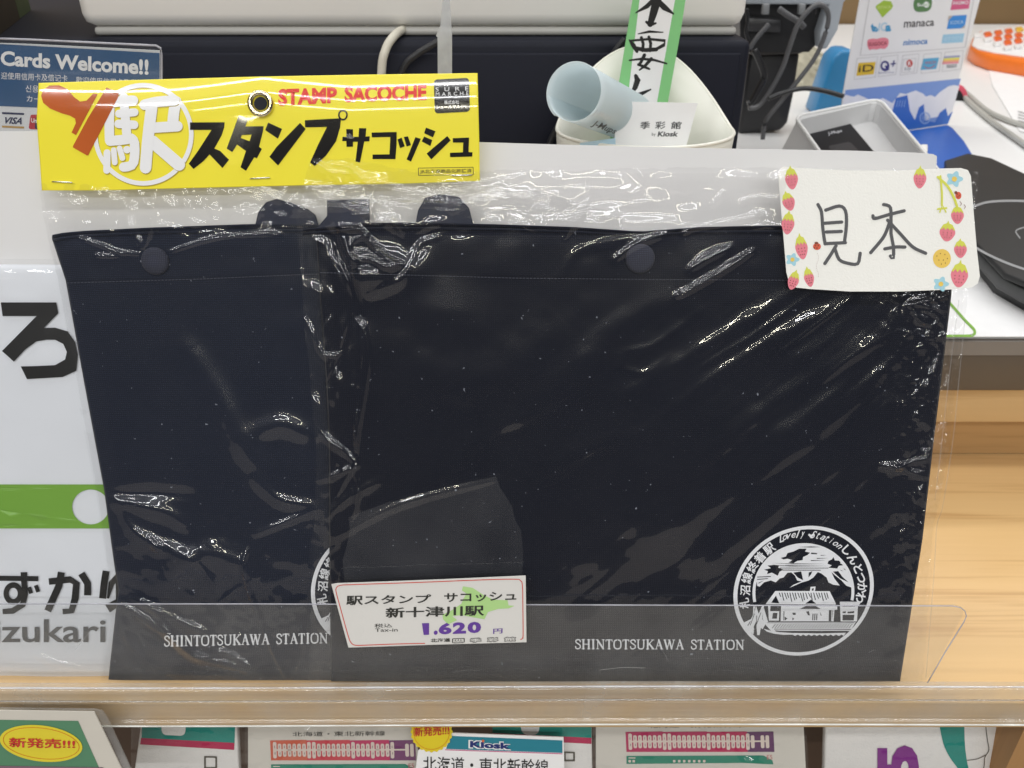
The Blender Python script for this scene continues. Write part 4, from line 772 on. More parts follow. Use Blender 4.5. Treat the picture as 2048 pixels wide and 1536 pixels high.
text('新十津川駅', Z3([(590, 368), (1552, 342), (1552, 445), (590, 470)]), PT, .2, PB, pt, bold=.022, sub=30)
text('税込', Z3([(483, 525), (655, 522), (655, 560), (483, 564)]), PT, .2, PB, pt, bold=.005, sub=30)
text('Tax-in', Z3([(487, 572), (710, 568), (708, 600), (489, 604)]), PT, .2, PB, pt, bold=.005, sub=30)
for s, q in (('1', [(945, 520), (1015, 518), (1015, 632), (962, 634)]), ('.', [(1060, 592), (1100, 590), (1098, 632), (1060, 634)]), ('6', [(1108, 518), (1235, 514), (1235, 626), (1108, 630)]), ('2', [(1245, 512), (1375, 508), (1375, 620), (1245, 624)]), ('0', [(1390, 508), (1522, 504), (1522, 614), (1390, 618)])):
    text(s, Z3(q), PT, .2, PU, pt, bold=.05, sub=30)
text('円', Z3([(1640, 575), (1732, 570), (1730, 618), (1640, 624)]), PT, .2, PU, pt, bold=.012, sub=30)
text('北海道', Z3([(1030, 670), (1222, 664), (1222, 700), (1030, 706)]), PT, .2, PB, pt, bold=.03, sub=30)
for s, x0 in (('四', 1240), ('季', 1408), ('彩', 1575), ('館', 1742)):
    q = Z3([(x0, 668 - (x0 - 1240) * .03), (x0 + 122, 664 - (x0 - 1240) * .03), (x0 + 122, 712 - (x0 - 1240) * .03), (x0, 716 - (x0 - 1240) * .03)])
    text(s, q, PT, .16, PB, pt, bold=.075, sub=30); text(s, Z3([(x0 + 10, 674 - (x0 - 1240) * .03), (x0 + 112, 671 - (x0 - 1240) * .03), (x0 + 112, 706 - (x0 - 1240) * .03), (x0 + 10, 709 - (x0 - 1240) * .03)]), PT, .26, PCARD, pt, bold=.02, sub=30)
# ================================================================== behind the board: till area on the counter
GREYW = mat('till_grey_white', srgb(238, 236, 231), .35, .02, 10, .03, 400)
DARK = mat('drawer_navy_grey', srgb(26, 28, 38), .6, .12, 30, .12, 900, spec=.2)
def up(poly, z0, dz): return [Vector(zplane(z0).hit([x], [y])[0]) for x, y in poly]
dr = thing('cash_drawer', 'wide dark navy cash drawer under the white till', 'cash drawer', (-.096, .60, TOP_Z))
box('drawer_body', (-.52, .6008, TOP_Z + .006), (.1625, 1.02, -.0786), DARK, dr, bevel=.005)
box('drawer_front', (-.508, .5975, TOP_Z + .012), (.1555, .6005, -.0865), mat('drawer_face', srgb(23, 25, 36), .6, .12, 25, .12, 900, spec=.2), dr, bevel=.0022)
for x in (-.49, .14): box('foot', (x - .012, .61, TOP_Z), (x + .012, .64, TOP_Z + .007), BLACKP, dr)
rg = thing('till', 'light grey till standing on the dark cash drawer', 'till', (-.07, .62, -.0786))
box('base_lip', (-.2895, .6185, -.0784), (.1555, .98, -.0725), mat('till_lip', srgb(186, 184, 178), .4), rg, bevel=.0025)
box('body', (-.2965, .6150, -.0730), (.1605, 1.0, .09), GREYW, rg, bevel=.009)
# clutter left of the till
cl = prism('file_box', up([(-90, 95), (-5, 72), (40, 38), (-60, 50)], -.0784, 0), (0, 0, .22), mat('brown_file', srgb(52, 45, 34), .6, .3, 60), label='dark brown file box standing on the drawer at the top left edge', cat='file box')
prism('green_folder', up([(40, 37), (62, 20), (30, 22), (5, 40)], -.0784, 0), (-.004, .01, .22), mat('green_folder_plastic', srgb(66, 84, 50), .4, .3, 40), label='green folder standing right beside the brown file box', cat='folder')
# leaflets holder: Cards Welcome
CW = yplane(.45)
cs = thing('card_sign', 'blue and white "Cards Welcome" sign in a clear stand behind the board', 'sign', CW.at(140, 420))
sheet('sign_insert', [(-60, 84), (60, 88), (319, 101), (319, 560), (-60, 560)], CW, 0, .6, WHITE, cs)
BLU = mat('sign_blue_print', srgb(46, 92, 136), .45, .12, 60)
ink('blue_print', [[[(-60, 84), (0, 88), (319, 106), (319, 226), (0, 212), (-60, 210)]]], CW, .2, BLU, cs)
text('Cards Welcome!!', [(1, 101), (297, 119), (297, 150), (1, 131)], CW, .35, WHITE, cs, bold=.035)
text('迎使用信用卡及借记卡', [(2, 144), (135, 150), (135, 164), (2, 158)], CW, .35, WHITE, cs)
text('歡迎使用信用卡及借記卡', [(152, 153), (300, 160), (300, 174), (152, 167)], CW, .35, WHITE, cs)
text('신용카드', [(51, 170), (104, 172), (104, 186), (51, 184)], CW, .35, WHITE, cs); text('カード', [(53, 191), (95, 193), (95, 205), (53, 203)], CW, .35, WHITE, cs)
ink('blue_print', [[[(4, 224), (48, 226), (48, 230), (4, 228)]]], CW, .2, mat('navy_print', (.02, .025, .09, 1), .5), cs)
ink('gold_print', [[[(4, 251), (48, 253), (48, 257), (4, 255)]]], CW, .2, mat('gold_ink', (.60, .36, .10, 1), .5), cs)
text('VISA', [(10, 234), (45, 235), (43, 249), (9, 247)], CW, .2, _M['navy_print'], cs, bold=.03, shear=.3)
ink('red_print', [[rrect([(61, 229), (84, 230), (80, 259), (57, 258)], .2)]], CW, .2, mat('red_print', (.62, .03, .04, 1), .5), cs); ink('blue_print', [[rrect([(72, 232), (120, 234), (116, 260), (69, 258)], .2)]], CW, .3, _M['navy_print'], cs)
text('Un', [(62, 236), (74, 237), (73, 246), (62, 245)], CW, .45, WHITE, cs, bold=.02)
sheet('clear_stand', rrect([(-80, 73), (323, 92), (323, 600), (-80, 600)], .05, 4), CW, 2.5, 2.2, clear('sign_acrylic', (.95, .96, .97), .03, .06, hazecol=(.6, .62, .65)), cs)
tube('stand_edge', [CW.at(x, y, .0025) for x, y in [(-60, 75), (60, 79), (312, 91), (321, 96), (323, 106), (323, 260), (323, 420)]], .00055, _M['acrylic_edge'], cs, 6)
# clear upright strip
sheet('clear_strip', [(888, -30), (898, -30), (902, 40), (904, 72), (904, 420), (877, 420), (875, 74), (872, 72), (881, 50), (884, 10)], yplane(.43), 0, 1.2, clear('milky_strip', (.86, .87, .88), .42, .15, hazecol=(.82, .83, .85)),
      label='narrow milky clear plastic strip rising behind the yellow card', cat='strip')
# cables in front of the drawer
def pts(L, Y): return [yplane(Y if not hasattr(Y, '__len__') else Y[i]).at(x, y) for i, (x, y) in enumerate(L)]
tube('white_cable', spline(pts([(812, 56), (790, 70), (771, 100), (763, 150), (764, 300)], [.630, .600, .590, .588, .588]), 40), .0029, mat('cable_white', srgb(205, 200, 185), .5, .08), seg=12, label='thick off-white cable hanging over the dark drawer front', cat='cable')
tube('black_cable', spline(pts([(890, 76), (872, 86), (835, 108), (808, 135), (790, 200), (780, 300)], .590), 40), .0024, BLACKP, seg=10, label='black cable crossing the drawer beside the white cable', cat='cable')
tube('black_cable', spline(pts([(1250, 78), (1232, 100), (1205, 142), (1160, 195), (1110, 262), (1085, 330)], .592), 40), .0021, BLACKP, seg=10, label='black cable running down to the left behind the receipt bin', cat='cable')
# receipt bin
IV = mat('ivory_plastic', srgb(234, 233, 222), .3, .02, 12)
V = []; Fc = []; K = 72; cx, cy = .0850, .541
def rim(a): s = max(0, math.sin(a)); return -.1245 + .044 * s ** 1.9
for lay, (f, dz) in enumerate(((1, 0), (.965, 0), (.95, -.03), (.80, None), (.84, None), (1.0, -.004))):
    for k in range(K):
        a = 2 * math.pi * k / K; z = rim(a) + dz if dz is not None else (TOP_Z + .002 if lay == 3 else TOP_Z)
        V.append((cx + .0565 * f * math.cos(a), cy + .046 * f * math.sin(a), z))
for l in range(5):
    for k in range(K): Fc.append((l * K + k, l * K + (k + 1) % K, (l + 1) * K + (k + 1) % K, (l + 1) * K + k))
for k in range(K): Fc.append((5 * K + k, 5 * K + (k + 1) % K, (k + 1) % K, k))
Fc += [tuple(range(3 * K, 4 * K)), tuple(range(4 * K, 5 * K))]
bin_ = mesh('receipt_bin', V, Fc, IV, None, True, label='ivory plastic bin with a high curved back, holding receipts', cat='bin', loc=(cx, cy, TOP_Z))
tube('rim', [(cx + .0562 * math.cos(2 * math.pi * k / K), cy + .0457 * math.sin(2 * math.pi * k / K), rim(2 * math.pi * k / K)) for k in range(K)], .0011, mat('ivory_rim', srgb(238, 236, 224), .3), bin_, 8, True)
# strip sign in the bin
SP2 = yplane(.561)
ss = sheet('strip_sign', [(1272, -40), (1378, -40), (1371, 0), (1362, 60), (1334, 215), (1320, 330), (1212, 330), (1232, 204), (1260, 30)], SP2, 0, .8, mat('green_sign_card', srgb(136, 205, 134), .45, .03), label='green and white strip sign with brush-written Japanese, standing in the bin', cat='sign')
ink('paper_strip', [[[(1283, -40), (1352, -40), (1350, 0), (1314, 205), (1300, 330), (1235, 330), (1255, 200), (1279, 0)]]], SP2, .2, WHITE, ss)
ZS = Z(1024, 0, 4)
br = [([(1150, -120), (1160, 0), (1130, 110), (1105, 195)], [14, 18, 15, 11]), ([(1140, -10), (1080, 50), (990, 102)], [8, 9, 2]), ([(1160, 0), (1220, 60), (1292, 110)], [10, 12, 3]), ([(1075, 175), (1105, 200), (1150, 185)], [5, 8, 4]), ([(1000, -60), (1290, -70)], 7), ([(1010, 270), (1100, 252), (1208, 258)], [2, 5, 2]),
      ([(940, 320), (970, 360), (1000, 412)], [3, 9, 6]), ([(950, 325), (1100, 312), (1225, 325), (1215, 360), (1150, 395)], [4, 5, 6, 7, 6]), ([(1035, 300), (1050, 350), (1045, 405)], 6), ([(1095, 295), (1110, 350), (1105, 405)], 6), ([(985, 385), (1070, 400), (1155, 395)], 8),
      ([(1060, 440), (1030, 500), (1010, 520)], [7, 6, 4]), ([(1010, 515), (1060, 535), (1100, 552)], [5, 6, 4]), ([(1115, 470), (1070, 520), (1020, 560)], [7, 6, 3]), ([(940, 482), (1040, 470), (1140, 480), (1238, 508)], [3, 5, 5, 3]),
      ([(990, 605), (1005, 640), (985, 700), (965, 735), (990, 765), (1045, 745), (1110, 715)], [7, 12, 10, 8, 9, 7, 3])]
ink('brush_lettering', [[stroke(ZS(p), w_, True, 4)] for p, w_ in br], SP2, .35, BLACK, ss)
# rolled receipt
A_ = yplane(.470).at(1148, 184); B_ = yplane(.565).at(1262, 236); CR = Cyl(A_, B_, .0163)
BLP = translucent('pale_blue_receipt', (.86, .93, .95, 1), .5)
ax = (B_ - A_).normalized(); e1 = ax.cross(Vector((0, 0, 1))).normalized(); e2 = ax.cross(e1)
V = []; Fc = []; L_ = (B_ - A_).length
for i in range(14):
    for k in range(61):
        a = 2 * math.pi * (k / 60) * 1.12 + 2.2; r_ = .0163 - .0011 * (k / 60)
        V.append(tuple(A_ + ax * (L_ * i / 13) + (e1 * math.cos(a) + e2 * math.sin(a)) * r_))
for i in range(13):
    for k in range(60): Fc.append((i * 61 + k, i * 61 + k + 1, (i + 1) * 61 + k + 1, (i + 1) * 61 + k))
rr_ = mesh('rolled_receipt', V, Fc, BLP, None, True, label='pale blue receipt rolled into a tube, sticking out of the bin to the left', cat='receipt')
s_ = rr_.modifiers.new('s', 'SOLIDIFY'); s_.thickness = .00025
text('J-Mups', [(1188, 239), (1236, 258), (1228, 272), (1180, 254)], CR, .8, BLACK, rr_, bold=.02, shear=.3)
text('J-Mups', [(1190, 217), (1226, 231), (1222, 243), (1184, 231)], CR, .8, mat('pale_print', srgb(232, 240, 244), .5), rr_, bold=.02, shear=.3)
RP = yplane(.515)
rc = sheet('white_receipt', [(1236, 203), (1300, 204), (1396, 206), (1372, 294), (1366, 380), (1215, 380), (1228, 290)], RP, 0, .2, mat('bright_receipt', (.93, .93, .93, 1), .5), label='white receipt printed with three characters and a shop name, in the bin', cat='receipt')
GP = mat('grey_receipt_ink', (.06, .065, .07, 1), .5)
text('季', [(1281, 243), (1301, 243), (1299, 258), (1280, 258)], RP, .2, GP, rc, bold=.01); text('彩', [(1311, 243), (1332, 243), (1330, 258), (1310, 258)], RP, .2, GP, rc, bold=.01); text('館', [(1343, 243), (1364, 243), (1361, 258), (1341, 258)], RP, .2, GP, rc, bold=.01)
text('by', [(1304, 265), (1312, 265), (1311, 273), (1303, 273)], RP, .2, GP, rc); text('Kiosk', [(1317, 263), (1358, 263), (1355, 273), (1315, 273)], RP, .2, GP, rc, bold=.03)
sheet('blue_receipt', [(1160, 286), (1231, 276), (1233, 400), (1150, 400)], yplane(.503), 0, .2, mat('blue_receipt_paper', srgb(178, 208, 224), .5), label='small pale blue receipt low in the front of the bin', cat='receipt')
# black device with cables
dv = thing('cable_hub', 'black device under a grey bracket, full of black cables, behind the drawer', 'device', yplane(1.045).at(1540, 266))
sheet('bracket', [(1470, -60), (1740, -60), (1688, 5), (1676, 60), (1654, 98), (1641, 98), (1640, 66), (1658, 9), (1486, 8)], yplane(1.0), 0, 60, mat('bracket_grey', srgb(168, 174, 180), .4), dv, bevel=.002)
sheet('inner_case', [(1480, 8), (1662, 8), (1650, 70), (1618, 104), (1480, 104)], yplane(1.02), 0, 40, BLACKP, dv)
sheet('stand_collar', [(1504, 66), (1618, 72), (1615, 100), (1603, 108), (1500, 112)], yplane(1.03), 0, 70, mat('black_brown', srgb(46, 40, 36), .45), dv, bevel=.004)
sheet('stand', [(1500, 104), (1601, 106), (1594, 150), (1588, 190), (1576, 246), (1562, 262), (1478, 268)], yplane(1.045), 0, 60, BLACKP, dv, bevel=.004)
ZH = Z(1460, 0, 5.119)
for x in (345, 715): sheet('plug', ZH([(x, 40), (x + 65, 40), (x + 55, 150), (x - 10, 150)]), yplane(.985), 0, 8, mat('plug_grey', srgb(130, 132, 134), .4), dv, bevel=.001)
sheet('socket_row', ZH([(180, 180), (520, 200), (520, 330), (180, 320)]), yplane(1.01), 0, 12, mat('socket_dark', srgb(58, 58, 60), .35, .3, 400), dv, bevel=.001)
CB = mat('cable_black', (.02, .02, .022, 1), .32)
for Lc, Y, r_, lb in (([(335, 1425), (365, 1240), (520, 1040), (700, 820), (870, 590), (965, 380), (1008, 200), (985, 90), (900, 45), (790, 120), (690, 260), (610, 480), (540, 690), (430, 900), (300, 1080), (190, 1110)], .94, .0026, 'long black cable looping high in front of the grey bracket'),
                      ([(390, 1010), (560, 945), (760, 905), (960, 930), (1160, 985)], .93, .0026, 'black cable stretching right across the blue box'),
                      ([(1010, 130), (960, 60), (880, 60), (860, 140)], .955, .002, 'short black cable bent at the top of the bracket'),
                      ([(500, 90), (600, 160), (700, 220), (760, 280)], .975, .0032, 'grey sheathed cable leaving the socket row'),
                      ([(400, 245), (330, 320), (250, 420), (200, 500)], .96, .0026, 'thick grey cable plugged in above the drawer corner'),
                      ([(250, 510), (310, 640), (350, 780), (300, 900), (220, 1040), (180, 1060)], .95, .0036, 'dark tied cable bundle beside the drawer edge'),
                      ([(170, 90), (180, 200), (165, 330), (200, 450)], .97, .002, 'thin black cable at the right of the till')):
    tube('cable', spline([yplane(Y).at(*q) for q in ZH(Lc)], 60), r_, CB if 'grey' not in lb else mat('cable_grey', srgb(88, 88, 90), .35), seg=8, label=lb, cat='cable')
sheet('blue_box', [(1663, 127), (1668, 116), (1685, 100), (1712, 101), (1712, 226), (1628, 230)], yplane(1.15), 0, 45, mat('blue_box_plastic', srgb(52, 136, 190), .3), bevel=.004, label='blue plastic box behind the payment logo card', cat='box')
o = gridsheet('beige_cloth', [(70, 1612), (174, 1592)], [(70, 1668), (174, 1665)], [(1590, 78), (1620, 84), (1660, 118), (1675, 128)], [(1590, 174), (1675, 176)], yplane(1.34), 30, 30, mat('beige_cloth_fabric', srgb(196, 190, 168), .8, .1), None, lambda x, y, u, v: 6 * vnoise(x / 18., y / 14., 9) + 8 * v, back=40, label='crumpled beige cloth lying behind the black stand', cat='cloth')
# payment logo card stand
cb, ca = Vector(zplane(TOP_Z + .001).hit([1895], [248])[0]), Vector(zplane(TOP_Z + .001).hit([1678], [282])[0])
dnx = (cb - ca).normalized(); CP = Plane(tuple(ca), (-dnx.y * -1 if 0 else dnx.y, -dnx.x, 0))
st = thing('logo_stand', 'white stand card covered with payment logos, blue cityscape at its foot', 'card stand', (ca + cb) / 2)
sheet('card', [(1729, -50), (1975, -50), (1960, 0), (1925, 130), (1895, 248), (1678, 282), (1686, 190), (1700, 110), (1720, 0)], CP, 0, 1.0, mat('card_warm_white', srgb(232, 229, 227), .45, .02), st)
ink('foot_flap', [[[(1895, 250), (1905, 256), (1928, 282), (1945, 310), (1958, 345), (1962, 400), (1780, 400), (1678, 283)]]], zplane(TOP_Z + .002), 0, mat('foot_blue', srgb(34, 92, 178), .4, .05, 20), st)
ZC = Z(1690, 0, 7.585); U = 0.25
MC = {}
def lm(n, c): return mat(n, srgb(*c), .45, .03)
def lg(polys, off, m): return ink('logo_print', polys, CP, off, m, st)
PALE = lm('pale_panel_line', (196, 192, 190))
lg([[ZC([(365, -20), (225, 845), (1830, 720), (1960, -20), (1950, -20), (1818, 712), (238, 836), (375, -20)])]], U, PALE)
for x0, y0, x1, y1 in ((135, 885, 480, 1200), (500, 860, 790, 1160), (830, 840, 1110, 1135), (1150, 820, 1450, 1110), (1470, 790, 1780, 1080)):
    q = [(x0 + 45, y0 - 2), (x1 + 20, y0 - 30), (x1 - 15, y1 - 28), (x0, y1 + 8)]; q2 = [(x + dx, y + dy) for (x, y), (dx, dy) in zip(q, ((8, 8), (-8, 8), (-8, -8), (8, -8)))]
    lg([[ZC(q), ZC(q2)[::-1]]], U, PALE)
G1 = lm('lime_logo', (160, 190, 60)); lg([[ZC([(590, 5), (700, 20), (730, 90), (710, 130), (570, 265), (465, 110), (480, 80)])]], U, G1)
text('KITACA', ZC([(500, 90), (700, 80), (700, 125), (500, 135)]), CP, .45, lm('pale_lime', (206, 220, 130)), st, bold=.02)
lg([[rrect(ZC([(1040, -40), (1330, -60), (1310, 170), (1040, 190)]), .45)]], U, lm('suica_green', (88, 128, 78)))
text('Su', ZC([(1095, 50), (1185, 45), (1185, 92), (1095, 98)]), CP, .5, WHITE, st, bold=.02); lg([[ZC(ell(1235, 70, 45, 45, 20))]], .4, WHITE); text('ica', ZC([(1200, 40), (1300, 35), (1300, 88), (1200, 95)]), CP, .55, lm('suica_pale', (150, 180, 130)), st, bold=.01)
lg([[ZC([(1640, -20), (1905, -40), (1880, 130), (1600, 152)])]], U, lm('pasmo_pink', (212, 92, 132))); text('PASMO', ZC([(1645, 22), (1875, 8), (1872, 60), (1642, 75)]), CP, .5, WHITE, st, bold=.01)
TB = lm('taica_blue', (60, 150, 196)); text('to', ZC([(390, 335), (500, 400), (500, 485), (400, 480)]), CP, U, TB, st, bold=.07); text('IC', ZC([(520, 345), (640, 335), (630, 470), (500, 470)]), CP, U, lm('taica_pale', (176, 204, 222)), st, bold=.02); text('a', ZC([(615, 385), (700, 375), (700, 475), (610, 480)]), CP, U, TB, st, bold=.05)
text('manaca', ZC([(900, 330), (1360, 310), (1350, 390), (892, 420)]), CP, U, lm('manaca_black', (46, 40, 42)), st, bold=.012)
lg([[ZC([(1590, 240), (1850, 225), (1815, 425), (1545, 440)])]], U, lm('icoca_blue', (56, 138, 212))); text('ICOCA', ZC([(1600, 320), (1800, 305), (1800, 355), (1600, 370)]), CP, .5, lm('icoca_pale', (190, 214, 234)), st, bold=.01)
lg([[ZC([(1575, 240), (1640, 238), (1560, 320)])], [ZC([(1815, 425), (1765, 428), (1822, 375)])]], .4, lm('icoca_beige', (190, 176, 164)))
lg([[ZC(sm([(340, 690), (345, 610), (420, 585), (480, 590), (540, 575), (600, 570), (660, 600), (655, 690), (600, 740), (540, 735), (480, 750), (420, 745), (370, 755), (340, 690)], 60))]], U, lm('sugoca_pink', (226, 128, 142))); text('SUGOCA', ZC([(358, 645), (640, 625), (638, 680), (356, 700)]), CP, .5, lm('sugoca_red', (140, 46, 60)), st, bold=.01)
text('nimoca', ZC([(890, 600), (1258, 580), (1250, 665), (880, 690)]), CP, U, lm('nimoca_blue', (70, 128, 190)), st, bold=.02, shear=.15)
lg([[ZC([(1490, 525), (1812, 505), (1788, 640), (1465, 658)])]], U, lm('hayaken_blue', (158, 200, 222))); text('はやかけん', ZC([(1510, 555), (1790, 535), (1780, 600), (1500, 620)]), CP, .5, lm('hayaken_pale', (186, 214, 230)), st, bold=.02)
lg([[ZC([(205, 955), (468, 938), (435, 1125), (172, 1150)])]], U, lm('id_yellow', (222, 182, 40))); text('iD', ZC([(215, 990), (440, 975), (432, 1080), (205, 1095)]), CP, .5, lm('id_brown', (76, 56, 20)), st, bold=.01)
QP = lm('qp_navy', (44, 40, 118)); lg([[ZC(ell(608, 1000, 68, 80, 30)), ZC(ell(605, 995, 38, 45, 24))[::-1]], [ZC([(600, 1000), (640, 990), (675, 1060), (640, 1070)])], [ZC([(695, 960), (775, 952), (775, 972), (693, 980)])], [ZC([(735, 915), (755, 913), (738, 1010), (718, 1012)])]], U, QP)
text('QUICPay', ZC([(500, 1095), (750, 1085), (748, 1110), (498, 1122)]), CP, U, QP, st)
lg([[ZC(ell(980, 960, 48, 56, 26))]], U, lm('r_red', (196, 56, 46))); text('R', ZC([(960, 930), (1002, 928), (998, 990), (956, 992)]), CP, .5, WHITE, st, bold=.03); text('Edy', ZC([(910, 1025), (1005, 1015), (1000, 1075), (905, 1080)]), CP, U, lm('edy_grey', (110, 120, 130)), st)
lg([[ZC([(890, 895), (1082, 880), (1050, 1090), (858, 1105)]), ZC([(897, 903), (1073, 889), (1043, 1082), (866, 1097)])[::-1]]], U, PALE)
lg([[ZC([(1190, 890), (1430, 872), (1385, 1045), (1148, 1060)])]], U, lm('waon_blue', (86, 168, 206))); text('WAON', ZC([(1215, 930), (1390, 915), (1380, 965), (1205, 980)]), CP, .5, lm('waon_red', (172, 110, 130)), st, bold=.015); lg([[stroke(ZC(sm([(1205, 1005), (1250, 1030), (1310, 1025), (1365, 990)], 12)), 2)]], .5, _M['waon_red'])
for j, c in enumerate(((150, 152, 188), (226, 220, 90), (236, 170, 120), (228, 140, 150))):
    a0, a1 = j / 4, (j + 1) / 4; q = [(1505, 855), (1748, 838), (1722, 960), (1472, 975)]
    L = lambda p, r, t: (p[0] + (r[0] - p[0]) * t, p[1] + (r[1] - p[1]) * t)
    lg([[ZC([L(q[0], q[3], a0), L(q[1], q[2], a0), L(q[1], q[2], a1), L(q[0], q[3], a1)])]], U, lm('nanaco_%s' % 'lilac yellow peach rose'.split()[j], c))
text('nanaco', ZC([(1545, 985), (1700, 972), (1692, 1022), (1540, 1035)]), CP, U, lm('nanaco_grey', (120, 120, 124)), st, bold=.01)
SKC = lm('sky_band_blue', (122, 152, 210)); lg([[[(1691, 180), (1922, 157), (1896, 247), (1679, 281)]]], U, SKC)
CLD = mat('card_cloud_white', srgb(230, 228, 232), .45)
lg([[[(1687, 196), (1692, 189), (1700, 192), (1708, 193), (1716, 189), (1726, 193), (1740, 200), (1755, 200), (1766, 196), (1785, 206), (1800, 186), (1812, 188), (1822, 184), (1832, 181), (1846, 187), (1852, 193), (1862, 190), (1870, 194), (1880, 184), (1898, 172), (1908, 170), (1919, 172), (1905, 222), (1897, 232), (1885, 232), (1862, 236), (1840, 248), (1780, 240), (1740, 250), (1680, 262)]]], .4, CLD)
CTY = lm('city_blue', (48, 104, 190)); lg([[[(1680, 262), (1740, 236), (1785, 222), (1792, 196), (1815, 190), (1820, 222), (1830, 240), (1838, 215), (1848, 208), (1850, 240), (1870, 245), (1880, 225), (1892, 216), (1896, 232), (1906, 222), (1896, 248), (1679, 282)]]], .55, CTY)
lg([[ell(1850, 236, 11, 12, 20), ell(1850, 236, 9, 10, 20)[::-1]]] + [[stroke([(1850, 236), (1850 + 10 * math.cos(a), 236 + 11 * math.sin(a))], .8, False)] for a in np.linspace(0, 6.28, 13)[:-1]] + [[stroke([(1796 + 5 * j, 200), (1793 + 5 * j, 214)], 1.2, False)] for j in range(4)], .7, lm('wheel_pale', (150, 176, 220)))
# grey reader
zr = -.1855
rim_o = [(1592, 240), (1595, 234), (1603, 230), (1742, 201), (1756, 201), (1768, 207), (1852, 308), (1900, 372), (1890, 380), (1695, 395), (1640, 308)]
rim_i = [(1601, 243), (1604, 239), (1610, 237), (1744, 206), (1754, 206), (1763, 211), (1842, 306), (1885, 366), (1880, 372), (1700, 386), (1645, 306)]
O_ = up(rim_o, zr, 0); I_ = up(rim_i, zr - .001, 0); cen = sum(O_, Vector()) / len(O_)
O1 = [p + Vector((0, 0, -.0035)) for p in O_]; O2 = [cen + (p - cen) * 1.12 + Vector((-.012, 0, TOP_Z - zr)) for p in O_]; I2 = [cen + (p - cen) * .94 + Vector((0, 0, -.018)) for p in I_]
V = [tuple(p) for p in O_ + I_ + O1 + O2 + I2]; n = len(O_); Fc = []
for a, b in ((0, 1), (0, 2), (2, 3), (1, 4)):
    for k in range(n): Fc.append((a * n + k, a * n + (k + 1) % n, b * n + (k + 1) % n, b * n + k))
Fc += [tuple(range(4 * n, 5 * n)), tuple(range(3 * n, 4 * n))]
rd = mesh('payment_terminal', V, Fc, mat('reader_grey', srgb(190, 190, 190), .4, .03), None, label='grey open-topped payment terminal with a black display, in front of the logo card', cat='terminal')
rdp = tube('rim', [p + Vector((0, 0, .0005)) for p in [cen + (q - cen) * .985 for q in O_]], .0016, mat('rim_white', srgb(226, 226, 224), .35), rd, 8, True)
scr = prism('display', up([(1614, 262), (1620, 256), (1688, 242), (1700, 246), (1775, 335), (1700, 345), (1645, 325)], zr - .0165, 0), (0, 0, -.002), mat('display_black', (.004, .004, .006, 1), .5, spec=.1), rd)
ink('display_window', [[rrect([(1655, 292), (1700, 283), (1740, 325), (1690, 332)], .15)]], zplane(zr - .0162), 0, mat('window_grey', (.012, .012, .015, 1), .4, spec=.2), rd)
text('J-Mups', [(1655, 264), (1683, 258), (1685, 265), (1657, 272)], zplane(zr - .0160), 0, lm('display_grey', (170, 170, 175)), rd, bold=.02)
for x, y in ((1848, 292), (1866, 316)): prism('side_clip', up([(x - 6, y - 4), (x + 8, y - 4), (x + 8, y + 8), (x, y + 14)], zr + .001, 0), (0, 0, -.012), GREYW, rd, bevel=.001)
# contactless pad at the right
pd_ = thing('contactless_pad', 'black contactless card reader with a grey ring, at the right edge of the counter', 'card reader', zplane(TOP_Z).at(2048, 560))
DK = mat('pad_side_black', srgb(36, 37, 38), .35)
prism('pad_base', up([(1890, 330), (1940, 318), (1990, 330), (2080, 372), (2300, 480), (2300, 730), (2060, 612), (1990, 572), (1935, 500), (1900, 430)], TOP_Z + .006, 0), (0, 0, -.006), DK, pd_, bevel=.001)
prism('pad_middle', up([(1890, 325), (1940, 312), (1990, 322), (2080, 365), (2300, 470), (2300, 700), (2060, 585), (2000, 552), (1945, 490), (1905, 420)], TOP_Z + .018, 0), (0, 0, -.010), mat('pad_grey_side', srgb(60, 61, 62), .4), pd_, bevel=.0015)
prism('pad_top', up([(1890, 320), (1935, 306), (1985, 316), (2075, 358), (2300, 460), (2300, 680), (2060, 566), (2010, 545), (1950, 482), (1905, 410)], TOP_Z + .024, 0), (0, 0, -.005), mat('pad_top_black', srgb(30, 31, 32), .55), pd_, bevel=.0015)
PZ = zplane(TOP_Z + .0243); RG = mat('ring_grey', srgb(150, 152, 154), .4)
ink('ring_print', [[stroke(sm([(2200, 424), (2110, 408), (2048, 402), (1985, 403), (1950, 412), (1915, 430), (1908, 452), (1925, 476), (1960, 500), (2000, 520), (2048, 538), (2150, 570)], 60), 4.5, False)]], PZ, 0, RG, pd_)
ink('ring_print', [[stroke(sm([(2080, 450), (2048, 455), (2032, 462), (2040, 476)], 16), 2.5)]], PZ, 0, RG, pd_)
# green-outlined sheet
gp = sheet('counter_sheet', [(1700, 560), (2080, 566), (2100, 673), (1700, 673)], zplane(TOP_Z + .0008), 0, .3, mat('sheet_white', (.82, .82, .82, 1), .4), label='white sheet with a green outlined corner lying at the counter edge', cat='sheet')
ink('green_outline_print', [[stroke(sm([(1860, 560), (1900, 606), (1930, 640), (1949, 660), (1946, 670), (1930, 671.5), (1800, 671.5)], 40), 5, False)]], zplane(TOP_Z + .0012), 0, GREEN, gp)
